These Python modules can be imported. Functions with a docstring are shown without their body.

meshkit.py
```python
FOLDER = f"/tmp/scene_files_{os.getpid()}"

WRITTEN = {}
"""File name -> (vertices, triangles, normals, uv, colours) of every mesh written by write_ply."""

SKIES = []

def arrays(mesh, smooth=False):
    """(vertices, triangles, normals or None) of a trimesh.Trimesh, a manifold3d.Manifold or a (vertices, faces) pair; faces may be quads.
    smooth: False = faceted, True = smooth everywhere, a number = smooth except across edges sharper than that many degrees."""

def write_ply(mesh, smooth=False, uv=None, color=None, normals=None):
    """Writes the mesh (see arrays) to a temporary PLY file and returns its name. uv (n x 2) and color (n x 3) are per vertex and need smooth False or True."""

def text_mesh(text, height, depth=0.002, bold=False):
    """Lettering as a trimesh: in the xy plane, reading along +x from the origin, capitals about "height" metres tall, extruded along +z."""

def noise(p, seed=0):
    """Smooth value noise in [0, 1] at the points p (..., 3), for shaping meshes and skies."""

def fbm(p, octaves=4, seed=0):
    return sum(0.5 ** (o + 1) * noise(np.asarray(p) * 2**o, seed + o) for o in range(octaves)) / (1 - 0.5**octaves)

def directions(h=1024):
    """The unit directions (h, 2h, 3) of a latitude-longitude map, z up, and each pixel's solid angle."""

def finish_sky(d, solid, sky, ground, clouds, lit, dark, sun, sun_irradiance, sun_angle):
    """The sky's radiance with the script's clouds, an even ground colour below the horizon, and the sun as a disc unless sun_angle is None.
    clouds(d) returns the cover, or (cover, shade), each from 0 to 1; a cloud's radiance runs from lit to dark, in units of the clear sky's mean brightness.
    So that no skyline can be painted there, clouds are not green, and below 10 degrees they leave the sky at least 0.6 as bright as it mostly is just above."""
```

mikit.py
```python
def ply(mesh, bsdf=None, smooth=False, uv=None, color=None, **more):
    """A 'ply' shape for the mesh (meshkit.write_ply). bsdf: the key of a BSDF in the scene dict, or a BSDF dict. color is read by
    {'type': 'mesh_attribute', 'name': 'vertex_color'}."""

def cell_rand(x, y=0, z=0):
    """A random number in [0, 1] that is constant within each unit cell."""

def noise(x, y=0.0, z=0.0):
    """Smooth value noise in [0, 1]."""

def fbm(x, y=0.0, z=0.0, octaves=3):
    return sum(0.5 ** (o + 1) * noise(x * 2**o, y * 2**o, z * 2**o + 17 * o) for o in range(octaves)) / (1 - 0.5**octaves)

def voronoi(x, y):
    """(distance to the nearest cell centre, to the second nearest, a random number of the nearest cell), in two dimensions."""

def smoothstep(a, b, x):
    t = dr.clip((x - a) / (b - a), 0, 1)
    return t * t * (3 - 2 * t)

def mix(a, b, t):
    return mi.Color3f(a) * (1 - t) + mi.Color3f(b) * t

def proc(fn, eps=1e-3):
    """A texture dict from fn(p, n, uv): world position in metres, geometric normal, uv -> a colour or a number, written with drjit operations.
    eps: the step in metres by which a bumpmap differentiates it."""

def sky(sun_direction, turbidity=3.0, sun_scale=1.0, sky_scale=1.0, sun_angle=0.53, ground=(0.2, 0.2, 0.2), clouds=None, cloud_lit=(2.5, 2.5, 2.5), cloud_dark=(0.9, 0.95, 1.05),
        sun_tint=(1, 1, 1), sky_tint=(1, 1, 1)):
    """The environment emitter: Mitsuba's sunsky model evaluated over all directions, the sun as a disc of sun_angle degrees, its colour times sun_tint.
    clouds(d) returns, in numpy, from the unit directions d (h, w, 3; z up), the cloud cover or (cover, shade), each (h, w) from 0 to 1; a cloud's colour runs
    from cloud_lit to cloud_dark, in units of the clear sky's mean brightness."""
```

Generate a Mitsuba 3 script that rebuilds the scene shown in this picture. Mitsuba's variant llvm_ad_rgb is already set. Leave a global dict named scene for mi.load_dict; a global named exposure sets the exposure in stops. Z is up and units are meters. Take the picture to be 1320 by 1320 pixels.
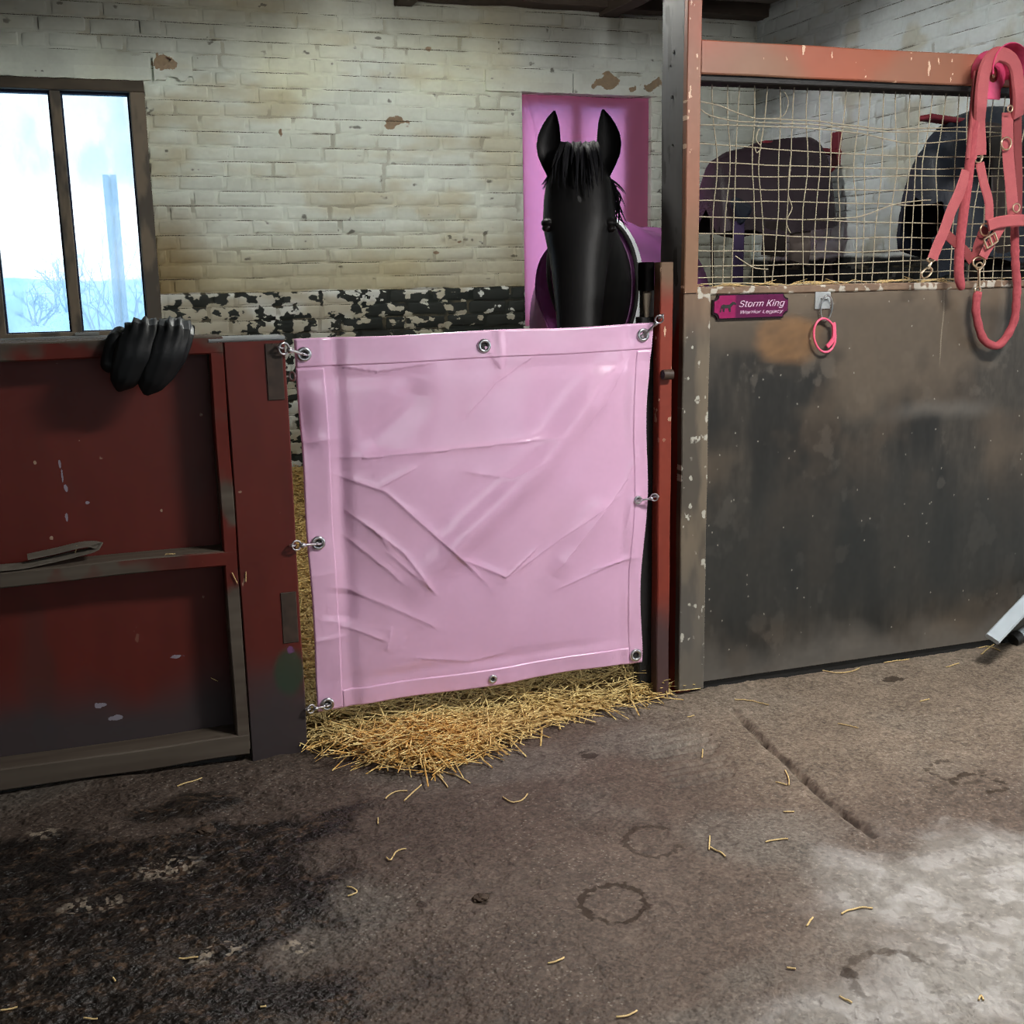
import math, random
import numpy as np, trimesh, manifold3d as m3, drjit as dr, mitsuba as mi
import mikit, meshkit
from mikit import proc, noise, fbm, voronoi, cell_rand, smoothstep, mix
from shapely.geometry import Polygon

T = mi.ScalarTransform4f
scene, labels = {}, {}
rng = np.random.default_rng(7)
random.seed(7)

# ------------------------------------------------------------------ camera
FL = 1.1176                                    # focal length over frame width
PITCH, ROLL, YAW = np.radians([11.804, -1.0224, 18.986])


def cam_axes(p, r, y):
    cy, sy = np.cos(y), np.sin(y)
    fwd, right, up = np.array([sy, cy, 0]), np.array([cy, -sy, 0]), np.array([0, 0, 1.0])
    f = fwd * np.cos(p) - up * np.sin(p)
    u = up * np.cos(p) + fwd * np.sin(p)
    return right * np.cos(r) + u * np.sin(r), -(u * np.cos(r) - right * np.sin(r)), f


CA, CB, CF = cam_axes(PITCH, ROLL, YAW)
CAM = np.array([0, -3.3882, 1.45])
scene['camera'] = {'type': 'perspective', 'fov': 2 * math.degrees(math.atan(0.5 / FL)), 'fov_axis': 'x', 'near_clip': 0.05, 'far_clip': 500.0,
                   'to_world': T().look_at(origin=CAM.tolist(), target=(CAM + CF).tolist(), up=(-CB).tolist())}
exposure = 0.0


# measured positions of the photograph, on the plane y = d of the world (the stable front is y = 0) or on the floor
def at(px, py, d=0.0):
    r = CA * ((px - 660) / 1320 / FL) + CB * ((py - 660) / 1320 / FL) + CF
    return CAM + r * ((d - CAM[1]) / r[1])


def floor_at(px, py, z=0.0):
    r = CA * ((px - 660) / 1320 / FL) + CB * ((py - 660) / 1320 / FL) + CF
    return CAM + r * ((z - CAM[2]) / r[2])


# ------------------------------------------------------------------ sky and lamps
def clouds(d):
    n = meshkit.fbm(d * np.array([2.0, 2.0, 9.0]), 4, seed=3)
    return np.full(n.shape, 0.97), np.clip((n - 0.35) * 2.2, 0, 1)


scene['sky'] = mikit.sky((0.5, -0.6, 0.45), turbidity=4.0, sun_scale=0.0, sky_scale=9.5, ground=(0.5, 0.55, 0.6), clouds=clouds,
                         cloud_lit=(2.0, 2.0, 2.0), cloud_dark=(0.72, 1.12, 1.32))
LAMP_MAIN, LAMP_COL = 116.0, (1.0, 0.97, 0.93)
FILL_STALL, FILL_STALL_COL = 235.0, (1.0, 1.0, 0.92)


# ------------------------------------------------------------------ helpers
def S(r, g, b):
    c = np.array([r, g, b]) / 255.0
    return tuple(float(x) for x in np.where(c <= 0.04045, c / 12.92, ((c + 0.055) / 1.055) ** 2.4))


def numbered(name):
    used = set()
    for k in list(scene) + list(labels):
        used.add(k)
        q = k.split('__')
        for i in range(1, len(q)):
            used.add('__'.join(q[:i]))
    if name not in used:
        return name
    i = 1
    while f'{name}_{i:03d}' in used:
        i += 1
    return f'{name}_{i:03d}'


_count = {}


def numbered_fast(name):
    n = _count.get(name, -1) + 1
    _count[name] = n
    return name if n == 0 else f'{name}_{n:03d}'


def thing(name, label, cat, group=None, kind=None):
    key = numbered_fast(name)
    labels[key] = {'label': label, 'category': cat}
    if group:
        labels[key]['group'] = group
    if kind:
        labels[key]['kind'] = kind
    return key


def struct(name, label=None):
    labels[name] = {'label': label or name.replace('_', ' '), 'kind': 'structure', 'category': name.split('_')[0]}
    return name


def add(key, mesh, m, smooth=False, **kw):
    scene[key] = mikit.ply(mesh, m, smooth, **kw)
    return key


def part(parent, name, mesh, m, smooth=False, label=None, kind=None, **kw):
    key = numbered_fast(parent + '__' + name)
    add(key, mesh, m, smooth, **kw)
    if label or kind:
        labels[key] = {}
        if label:
            labels[key]['label'] = label
        if kind:
            labels[key]['kind'] = kind
    return key


def cat(ms):
    return trimesh.util.concatenate(ms)


def box(x0, x1, y0, y1, z0, z1, c=0.0):
    """A box with chamfered edges."""
    if c <= 0:
        b = trimesh.creation.box((x1 - x0, y1 - y0, z1 - z0))
    else:
        pts = []
        for sx in (0, 1):
            for sy in (0, 1):
                for sz in (0, 1):
                    p = np.array([(x0, x1)[sx], (y0, y1)[sy], (z0, z1)[sz]])
                    s = np.array([1 - 2 * sx, 1 - 2 * sy, 1 - 2 * sz]) * c
                    for k in range(3):
                        q = p + s
                        q[k] = p[k]
                        pts.append(q)
        return trimesh.convex.convex_hull(np.array(pts))
    b.apply_translation(((x0 + x1) / 2, (y0 + y1) / 2, (z0 + z1) / 2))
    return b


def wood(x0, x1, y0, y1, z0, z1, axis, seed=0, wob=0.003, step=0.06, c=0.004):
    """A sawn timber with rounded arrises and slightly wandering faces; axis: its long direction."""
    lo, hi = np.array([x0, y0, z0], float), np.array([x1, y1, z1], float)
    o = [k for k in range(3) if k != axis]
    n = max(2, int((hi[axis] - lo[axis]) / step) + 1)
    ts = np.linspace(lo[axis], hi[axis], n)
    a0, a1, b0, b1 = lo[o[0]], hi[o[0]], lo[o[1]], hi[o[1]]
    ring = np.array([(a0 + c, b0), (a1 - c, b0), (a1, b0 + c), (a1, b1 - c), (a1 - c, b1), (a0 + c, b1), (a0, b1 - c), (a0, b0 + c)])
    V = np.zeros((n, 8, 3))
    for i, t in enumerate(ts):
        V[i, :, axis] = t
        V[i, :, o[0]], V[i, :, o[1]] = ring[:, 0], ring[:, 1]
    d = np.stack([meshkit.noise(V * 5.0 + 31 * k, seed) - 0.5 for k in range(3)], -1) * 2 * wob
    d[..., axis] = 0
    V = V + d
    return loft(V)


def loft(V, closed=True, caps=True):
    """Rings (n, m, 3) -> a mesh."""
    V = np.asarray(V, float)
    n, m = V.shape[:2]
    i, j = np.meshgrid(np.arange(n - 1), np.arange(m if closed else m - 1), indexing='ij')
    a, b = i * m + j, i * m + (j + 1) % m
    c, d = b + m, a + m
    F = np.concatenate([np.stack([a, b, c], -1).reshape(-1, 3), np.stack([a, c, d], -1).reshape(-1, 3)])
    P = V.reshape(-1, 3)
    if caps and closed:
        k = len(P)
        P = np.vstack([P, V[0].mean(0), V[-1].mean(0)])
        q = np.arange(m)
        F = np.vstack([F, np.stack([(q + 1) % m, q, q * 0 + k], -1), np.stack([(n - 1) * m + q, (n - 1) * m + (q + 1) % m, q * 0 + k + 1], -1)])
    t = trimesh.Trimesh(P, F, process=False)
    if caps and closed and t.volume < 0:
        t.invert()
    return t


def frames(P):
    P = np.asarray(P, float)
    t = np.gradient(P, axis=0)
    t /= np.linalg.norm(t, axis=1, keepdims=True) + 1e-12
    a = np.cross(t[0], [0, 0, 1] if abs(t[0][2]) < 0.9 else [1, 0, 0])
    A = []
    for i in range(len(P)):
        a = a - t[i] * (a @ t[i])
        a /= np.linalg.norm(a) + 1e-12
        A.append(a.copy())
    A = np.array(A)
    return t, A, np.cross(t, A)


def spline(P, n=40, closed=False):
    from scipy.interpolate import CubicSpline, PchipInterpolator
    P = np.asarray(P, float)
    if closed:
        P = np.vstack([P, P[:1]])
    s = np.r_[0, np.cumsum(np.linalg.norm(np.diff(P, axis=0), axis=1))]
    u = np.linspace(0, s[-1], n)
    if closed:
        return CubicSpline(s, P, bc_type='periodic')(u)
    return PchipInterpolator(s, P)(u) if len(P) > 2 else np.array([P[0] + (P[1] - P[0]) * k for k in np.linspace(0, 1, n)])


def tube(P, r, sides=8, caps=True):
    P = np.asarray(P, float)
    t, a, b = frames(P)
    r = np.broadcast_to(r, (len(P),))
    ang = np.arange(sides) * 2 * np.pi / sides
    V = P[:, None] + r[:, None, None] * (np.cos(ang)[None, :, None] * a[:, None] + np.sin(ang)[None, :, None] * b[:, None])
    return loft(V, caps=caps)


def ring_tube(c, u, v, R, r, n=28, sides=8, R2=None):
    c, u, v = map(lambda q: np.asarray(q, float), (c, u, v))
    w = np.cross(u, v)
    th = np.arange(n + 1) * 2 * np.pi / n
    R2 = R if R2 is None else R2
    V = []
    for t in th:
        d = u * np.cos(t) * R + v * np.sin(t) * R2
        dn = d / np.linalg.norm(d)
        ph = np.arange(sides) * 2 * np.pi / sides
        V.append(c + d + r * (np.cos(ph)[:, None] * dn + np.sin(ph)[:, None] * w))
    return loft(np.array(V), caps=False)


def strap(P, width, thick, normal=(0, -1, 0), n=40, twist=None):
    """A flat strap along the points; its face looks along normal."""
    P = spline(P, n)
    t = np.gradient(P, axis=0)
    t /= np.linalg.norm(t, axis=1, keepdims=True) + 1e-12
    nn = np.broadcast_to(np.asarray(normal, float), t.shape) if twist is None else twist
    side = np.cross(t, nn)
    side /= np.linalg.norm(side, axis=1, keepdims=True) + 1e-9
    nn = np.cross(side, t)
    w = np.broadcast_to(width, (len(P),))[:, None] / 2
    h, k = thick / 2, 0.82
    V = np.stack([P + side * w * k + nn * h, P + side * w + nn * h * .2, P + side * w - nn * h * .2, P + side * w * k - nn * h,
                  P - side * w * k - nn * h, P - side * w - nn * h * .2, P - side * w + nn * h * .2, P - side * w * k + nn * h], 1)
    return loft(V)


def hull(balls, seg=12):
    """The convex hull of spheres ((x, y, z), radius)."""
    return m3.Manifold.batch_hull([m3.Manifold.sphere(r, seg).translate(tuple(map(float, p))) for p, r in balls])


def tm(man):
    q = man.to_mesh()
    return trimesh.Trimesh(np.array(q.vert_properties[:, :3]), np.array(q.tri_verts), process=True)


def man(mesh):
    return m3.Manifold(m3.Mesh(np.asarray(mesh.vertices, np.float32), np.asarray(mesh.faces, np.uint32)))


def extrude_xz(poly, y0, y1):
    """A shapely polygon in (x, z) as a plate from y0 to y1."""
    e = trimesh.creation.extrude_polygon(poly, abs(y1 - y0), engine='earcut')
    v = e.vertices
    e = trimesh.Trimesh(np.stack([v[:, 0], max(y0, y1) - v[:, 2], v[:, 1]], -1), e.faces, process=False)
    if e.volume < 0:
        e.invert()
    return e


def ball(c, r, sub=2):
    s = trimesh.creation.icosphere(sub, 1.0)
    s.apply_scale(r)
    s.apply_translation(c)
    return s


def mat(name, bsdf, two=True):
    scene[name] = {'type': 'twosided', 'b': bsdf} if two else bsdf
    return name


def P_(color, rough=0.6, **kw):
    c = {'type': 'rgb', 'value': list(color)} if not isinstance(color, dict) else color
    return {'type': 'principled', 'base_color': c, 'roughness': rough if isinstance(rough, dict) else float(rough), **kw}


# ------------------------------------------------------------------ materials
COURSE, Z_BLACK = 0.0745, 1.372
YB, XR = 2.95, 3.768                            # inner faces of the back wall and of the right wall


def paint_wall(p, n, uv):
    """Old cream limewash with dirt, rust washes and chips; the black band low down peels to white."""
    x, y, z = p.x, p.y, p.z
    a = x + y * 0.9
    big = fbm(a * 1.1 + 3, z * 1.4, 1.5, 3)
    c = mix(S(224, 228, 204), S(218, 226, 216), smoothstep(0.35, 0.65, big))
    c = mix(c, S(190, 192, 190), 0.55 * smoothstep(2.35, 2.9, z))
    pale = smoothstep(1.9, 2.6, x)
    c = mix(c, S(200, 204, 202), 0.7 * pale)
    brick_id = cell_rand(dr.floor((z - Z_BLACK) / COURSE), dr.floor(a / 0.235 + 0.5 * dr.floor((z - Z_BLACK) / COURSE)), 4)
    c = c * (0.93 + 0.10 * brick_id)
    st = fbm(a * 3.1, z * 6.0, 8.2, 4)
    c = mix(c, S(176, 160, 116), 0.50 * smoothstep(0.48, 0.74, st) * (1 - 0.8 * pale))
    low = smoothstep(1.75, 1.40, z + 0.25 * (st - 0.5))
    c = mix(c, S(164, 148, 108), 0.6 * low * (1 - 0.6 * smoothstep(1.95, 2.4, x)))
    lw = smoothstep(0.62, 0.30, x + 0.3 * (st - 0.5)) * smoothstep(1.95, 1.6, z) * smoothstep(1.2, 1.4, z)
    c = mix(c, S(136, 112, 68), 0.75 * lw)
    pl = smoothstep(0.18, 0.0, dr.abs(x - 2.24)) * smoothstep(2.0, 1.45, z)
    c = mix(c, S(150, 134, 92), 0.7 * pl * st * 1.6)
    fine = fbm(a * 60, z * 60, y * 7, 2)
    c = c * (0.94 + 0.12 * fine)
    # darker towards the top of the wall, most at the left
    top_dark = smoothstep(2.50, 2.92, z + 0.10 * smoothstep(1.2, -0.2, x) + 0.34 * (fbm(a * 2.3, z * 2.0, 5.0, 3) - 0.5))
    c = mix(c, S(74, 66, 52), 0.75 * top_dark)
    # black grime specks
    sp = fbm(a * 16 + 9, z * 22, 3.3, 3)
    c = mix(c, S(52, 46, 38), 0.7 * smoothstep(0.73, 0.79, sp))
    # leak stain beside the lintel
    leak = smoothstep(0.07, 0.02, dr.abs(x - 2.85 + 0.03 * (st - 0.5))) * smoothstep(2.55, 2.9, z)
    c = mix(c, S(86, 82, 72), 0.7 * leak)
    # paint chipped down to brown brick or stone
    for cx, cz, rx, rz in CHIPS:
        d = dr.sqrt(dr.square((x - cx) / rx) + dr.square((z - cz) / rz)) + 2.6 * (fbm(a * 17, z * 17, cx * 9, 4) - 0.42)
        c = mix(c, mix(S(158, 136, 110), S(128, 114, 96), fine), smoothstep(1.0, 0.93, d) * smoothstep(2.5, 2.7, y))
    # the black band
    wav = 0.014 * (fbm(a * 9, 4.0, 1.0, 3) - 0.5)
    band = smoothstep(Z_BLACK + 0.006, Z_BLACK - 0.002, z + wav) * smoothstep(-5.0, -4.0, z) * smoothstep(3.0, 2.9, x)
    peel = fbm(a * 21.0, z * 30.0, 2.2, 5) + 0.055 * smoothstep(1.7, 0.9, x) - 0.09 * smoothstep(1.35, 1.75, x) + 0.22 * (fbm(a * 3.0, z * 4.5, 7.0, 2) - 0.5)
    black = mix(S(34, 40, 38), S(60, 64, 60), fbm(a * 5, z * 9, 6, 2) * 0.8)
    under = mix(S(218, 222, 216), S(190, 186, 168), smoothstep(0.45, 0.7, fbm(a * 4, z * 7, 3.0, 2)))
    c = mix(c, mix(black, under, smoothstep(0.520, 0.534, peel)), band)
    return c


def wpt(px, py):
    q = at(px, py, YB)
    return float(q[0]), float(q[2])


CHIPS = [(*wpt(592, 312), .035, .022), (*wpt(562, 325), .022, .014), (*wpt(785, 105), .10, .05), (*wpt(835, 112), .10, .045), (*wpt(205, 80), .10, .05),
         (*wpt(512, 158), .05, .03), (*wpt(362, 172), .016, .04), (*wpt(553, 63), .03, .02)]


def paint_right(p, n, uv):
    """Cooler, greyer limewash of the right-hand wall with a black band low down."""
    a, z = p.y, p.z
    st = fbm(a * 3.0, z * 5.0, 2.0, 4)
    c = mix(S(226, 234, 238), S(212, 222, 222), st)
    c = mix(c, S(192, 190, 170), 0.6 * smoothstep(0.55, 0.75, fbm(a * 4, z * 6, 9.0, 3)))
    c = c * (0.94 + 0.12 * fbm(a * 60, z * 60, 3.0, 2))
    top_dark = smoothstep(2.45, 2.85, z + 0.35 * smoothstep(1.6, 2.95, a) + 0.3 * (fbm(a * 2, z * 2, 5.0, 3) - 0.5))  # ceiling and corner shade painted into the upper wall
    c = mix(c, S(60, 58, 54), 0.8 * top_dark)
    band = smoothstep(1.51, 1.49, z + 0.02 * (fbm(a * 7, 2.0, 1.0, 3) - 0.5))
    return mix(c, mix(S(30, 34, 34), S(90, 92, 90), smoothstep(0.62, 0.68, fbm(a * 9, z * 13, 5.0, 3))), band)


def mortar(fn):
    def f(p, n, uv):
        a = p.x + p.y * 0.9
        g = fbm(a * 7.0, p.z * 11.0, 4.0, 3)
        t = (p.z - Z_BLACK) / COURSE
        t = t - dr.floor(t + 0.5)
        crack = smoothstep(0.030, 0.012, dr.abs(t + 0.012 + 0.03 * (fbm(a * 30, p.z * 3, 2.0, 2) - 0.5)))
        c = mix(fn(p, n, uv), S(120, 112, 92), 0.4 * smoothstep(0.56, 0.72, g))
        return mix(c, S(44, 38, 28), 0.92 * crack * smoothstep(0.40, 0.56, fbm(a * 5.0, p.z * 15.0, 1.0, 3)))
    return f


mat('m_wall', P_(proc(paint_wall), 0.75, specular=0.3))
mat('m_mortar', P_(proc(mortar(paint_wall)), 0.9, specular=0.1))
mat('m_wall_right', P_(proc(paint_right), 0.75, specular=0.3))
mat('m_mortar_right', P_(proc(mortar(paint_right)), 0.9, specular=0.1))

RINGS = []                                     # hoof prints of mud: centre, radius, line width, open side, opening, strength
for px, py, rpx, w, oa, ow, k in ((790, 1160, 43, .014, 0, 0, .95), (842, 1080, 37, .010, -.1, .55, .7), (1232, 992, 34, .010, .4, .6, .6), (1263, 1008, 30, .011, 3.6, .6, .8),
                                  (1160, 1262, 62, .016, -1.3, 1.5, .55)):
    q, e = floor_at(px, py), floor_at(px + rpx, py)
    RINGS.append((q[0], q[1], float(np.linalg.norm(e - q)), w, oa, ow, k))
BLOTS = [(*floor_at(620, 1156)[:2], .035), (*floor_at(1090, 1250)[:2], .03), (*floor_at(266, 1072)[:2], .035), (*floor_at(757, 972)[:2], .035), (*floor_at(1150, 872)[:2], .05), (*floor_at(545, 1163)[:2], .02)]
WET = [(*floor_at(60, 1215)[:2], .42, .17), (*floor_at(235, 1040)[:2], .16, .09), (*floor_at(300, 1310)[:2], .5, .10), (*floor_at(30, 1095)[:2], .20, .10), (*floor_at(250, 1160)[:2], .17, .07)]
PALE = [(*floor_at(1235, 1130)[:2], .32, .22), (*floor_at(1200, 1290)[:2], .40, .16), (*floor_at(1320, 1200)[:2], .4, .4)]
GRIT = [(*floor_at(215, 1115)[:2], .06, .04), (*floor_at(120, 1165)[:2], .06, .03), (*floor_at(55, 1075)[:2], .035, .025), (*floor_at(280, 1225)[:2], .05, .03), (*floor_at(385, 1215)[:2], .03, .03)]


GROOVE = [tuple(map(float, floor_at(*q)[:2])) for q in ((945, 915), (985, 955), (1035, 1000), (1085, 1045), (1125, 1075))]


def blob(x, y, cx, cy, rx, ry):
    return dr.sqrt(dr.square((x - cx) / rx) + dr.square((y - cy) / ry))


def wet_falloff_mask(x, y):
    n = fbm(x * 6.5, y * 7.5, 6.0, 5)
    w = smoothstep(0.62, -0.12, x - 0.35 * (y + 1.1)) * smoothstep(-0.30, -0.48, y)
    m = smoothstep(0.40, 0.62, n * 0.9 + 0.55 * w - 0.22) * smoothstep(0.02, 0.25, w)
    for cx, cy, rx, ry in WET:
        d = blob(x, y, cx, cy, rx, ry) + 1.3 * (fbm(x * 9, y * 11, 6.0, 4) - 0.5)
        m = dr.maximum(m, smoothstep(1.25, 0.5, d))
    return m


def concrete(p, n, uv):
    x, y = p.x, p.y
    big = fbm(x * 1.7, y * 1.9, 3.0, 4)
    c = mix(S(86, 73, 64), S(102, 89, 79), big)
    c = mix(c, S(112, 106, 98), 0.6 * smoothstep(0.5, 0.72, fbm(x * 2.6 + 7, y * 3.0, 8.0, 3)))
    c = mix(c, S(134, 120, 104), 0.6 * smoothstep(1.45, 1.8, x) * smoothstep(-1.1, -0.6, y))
    mid = fbm(x * 9, y * 11, 1.0, 3)
    c = c * (0.78 + 0.36 * mid + 0.30 * (fbm(x * 48, y * 62, 5.0, 3) - 0.5) + 0.85 * (fbm(x * 150, y * 150, 2.0, 2) - 0.5))
    c = c * (1 - 0.42 * smoothstep(1.45, 0.1, x + 0.25 * (big - 0.5)))  # lamp falloff towards the left, darkened into the floor colour
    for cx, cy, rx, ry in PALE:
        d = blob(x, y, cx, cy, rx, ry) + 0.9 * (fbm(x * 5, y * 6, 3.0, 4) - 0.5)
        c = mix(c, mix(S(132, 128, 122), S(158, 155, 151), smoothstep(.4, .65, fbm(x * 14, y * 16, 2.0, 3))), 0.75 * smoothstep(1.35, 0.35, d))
    c = mix(c, mix(S(17, 16, 14), mix(S(36, 31, 26), S(74, 59, 46), smoothstep(.5, .75, fbm(x * 70, y * 85, 2.0, 3))), smoothstep(.42, .62, fbm(x * 22, y * 30, 5.0, 4))), 0.92 * wet_falloff_mask(x, y))  # wet muck, painted darker still for the weak light at the left
    for cx, cy, rx, ry in GRIT:
        d = blob(x, y, cx, cy, rx * 1.7, ry * 1.7)
        c = mix(c, S(150, 138, 122), 0.75 * smoothstep(1.1, 0.2, d) * smoothstep(0.50, 0.62, fbm(x * 75, y * 85, 6.0, 3)))
    v1, v2, vr = voronoi(x * 90, y * 90)
    c = c * (0.90 + 0.2 * vr)
    stone = smoothstep(0.30, 0.18, v1) * smoothstep(0.80, 0.86, vr)
    c = mix(c, S(170, 162, 150), 0.26 * (1 - wet_falloff_mask(x, y)) * stone * smoothstep(.35, .6, fbm(x * 4, y * 4, 9.0, 2)))
    c = mix(c, S(66, 56, 50), 0.35 * smoothstep(0.60, 0.80, fbm(x * 42, y * 48, 2.0, 4)))
    for cx, cy, R, w, oa, ow, k in RINGS:
        dx, dy = x - cx, y - cy
        d = dr.abs(dr.sqrt(dx * dx + dy * dy) + 0.02 * (fbm(x * 20, y * 20, 4.0, 2) - 0.5) - R)
        g = smoothstep(w, w * 0.35, d + 0.034 * (fbm(x * 70, y * 70, 1.0, 3) - 0.47))
        ang = dr.atan2(dy, dx) - oa
        ang = dr.abs(dr.atan2(dr.sin(ang), dr.cos(ang)))
        g = g * smoothstep(ow - .1, ow + .15, ang) if ow > 0 else g
        c = mix(c, S(50, 38, 26), k * g)
    for cx, cy, R in BLOTS:
        d = blob(x, y, cx, cy, R, R) + 1.4 * (fbm(x * 50, y * 50, 2.0, 3) - 0.5)
        c = mix(c, S(44, 33, 24), 0.8 * smoothstep(0.8, 0.55, d))
    for (ax, ay), (bx, by) in zip(GROOVE[:-1], GROOVE[1:]):      # darker line along the groove
        lx, ly = bx - ax, by - ay
        t = dr.clip(((x - ax) * lx + (y - ay) * ly) / (lx * lx + ly * ly), 0, 1)
        d = dr.sqrt(dr.square(x - ax - t * lx) + dr.square(y - ay - t * ly)) + 0.05 * (fbm(x * 26, y * 26, 3.0, 3) - 0.42)
        c = mix(c, S(52, 43, 36), 0.6 * smoothstep(0.016, 0.003, d))
    # pale worn step edge at the doorway and a lime streak
    d = dr.abs((y + 0.06) - 0.30 * (x - 1.15)) + 0.05 * (mid - 0.5)
    c = mix(c, S(136, 136, 122), 0.6 * smoothstep(0.035, 0.015, d) * smoothstep(.95, 1.15, x) * smoothstep(1.75, 1.5, x))
    return c


def floor_rough(p, n, uv):
    return dr.lerp(mi.Float(0.66), mi.Float(0.5), wet_falloff_mask(p.x, p.y))


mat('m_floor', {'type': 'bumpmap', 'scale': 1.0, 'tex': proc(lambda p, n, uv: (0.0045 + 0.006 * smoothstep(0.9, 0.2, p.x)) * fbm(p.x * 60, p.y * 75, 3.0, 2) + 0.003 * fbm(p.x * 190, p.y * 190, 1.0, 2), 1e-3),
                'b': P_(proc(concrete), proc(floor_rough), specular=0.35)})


MARKS = [(float(at(px, py, d)[0]), float(at(px, py, d)[2]), rx, rz) for px, py, d, rx, rz in ((130, 909, .1, .022, .008), (150, 925, .1, .022, .010), (38, 1014, 0, .030, .016), (77, 598, .1, .004, .014), (80, 612, .1, .003, .02),
                                                                                     (85, 629, .1, .006, .012), (113, 648, .1, .008, .006), (86, 667, .1, .004, .012), (228, 846, .1, .018, .006))]


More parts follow.
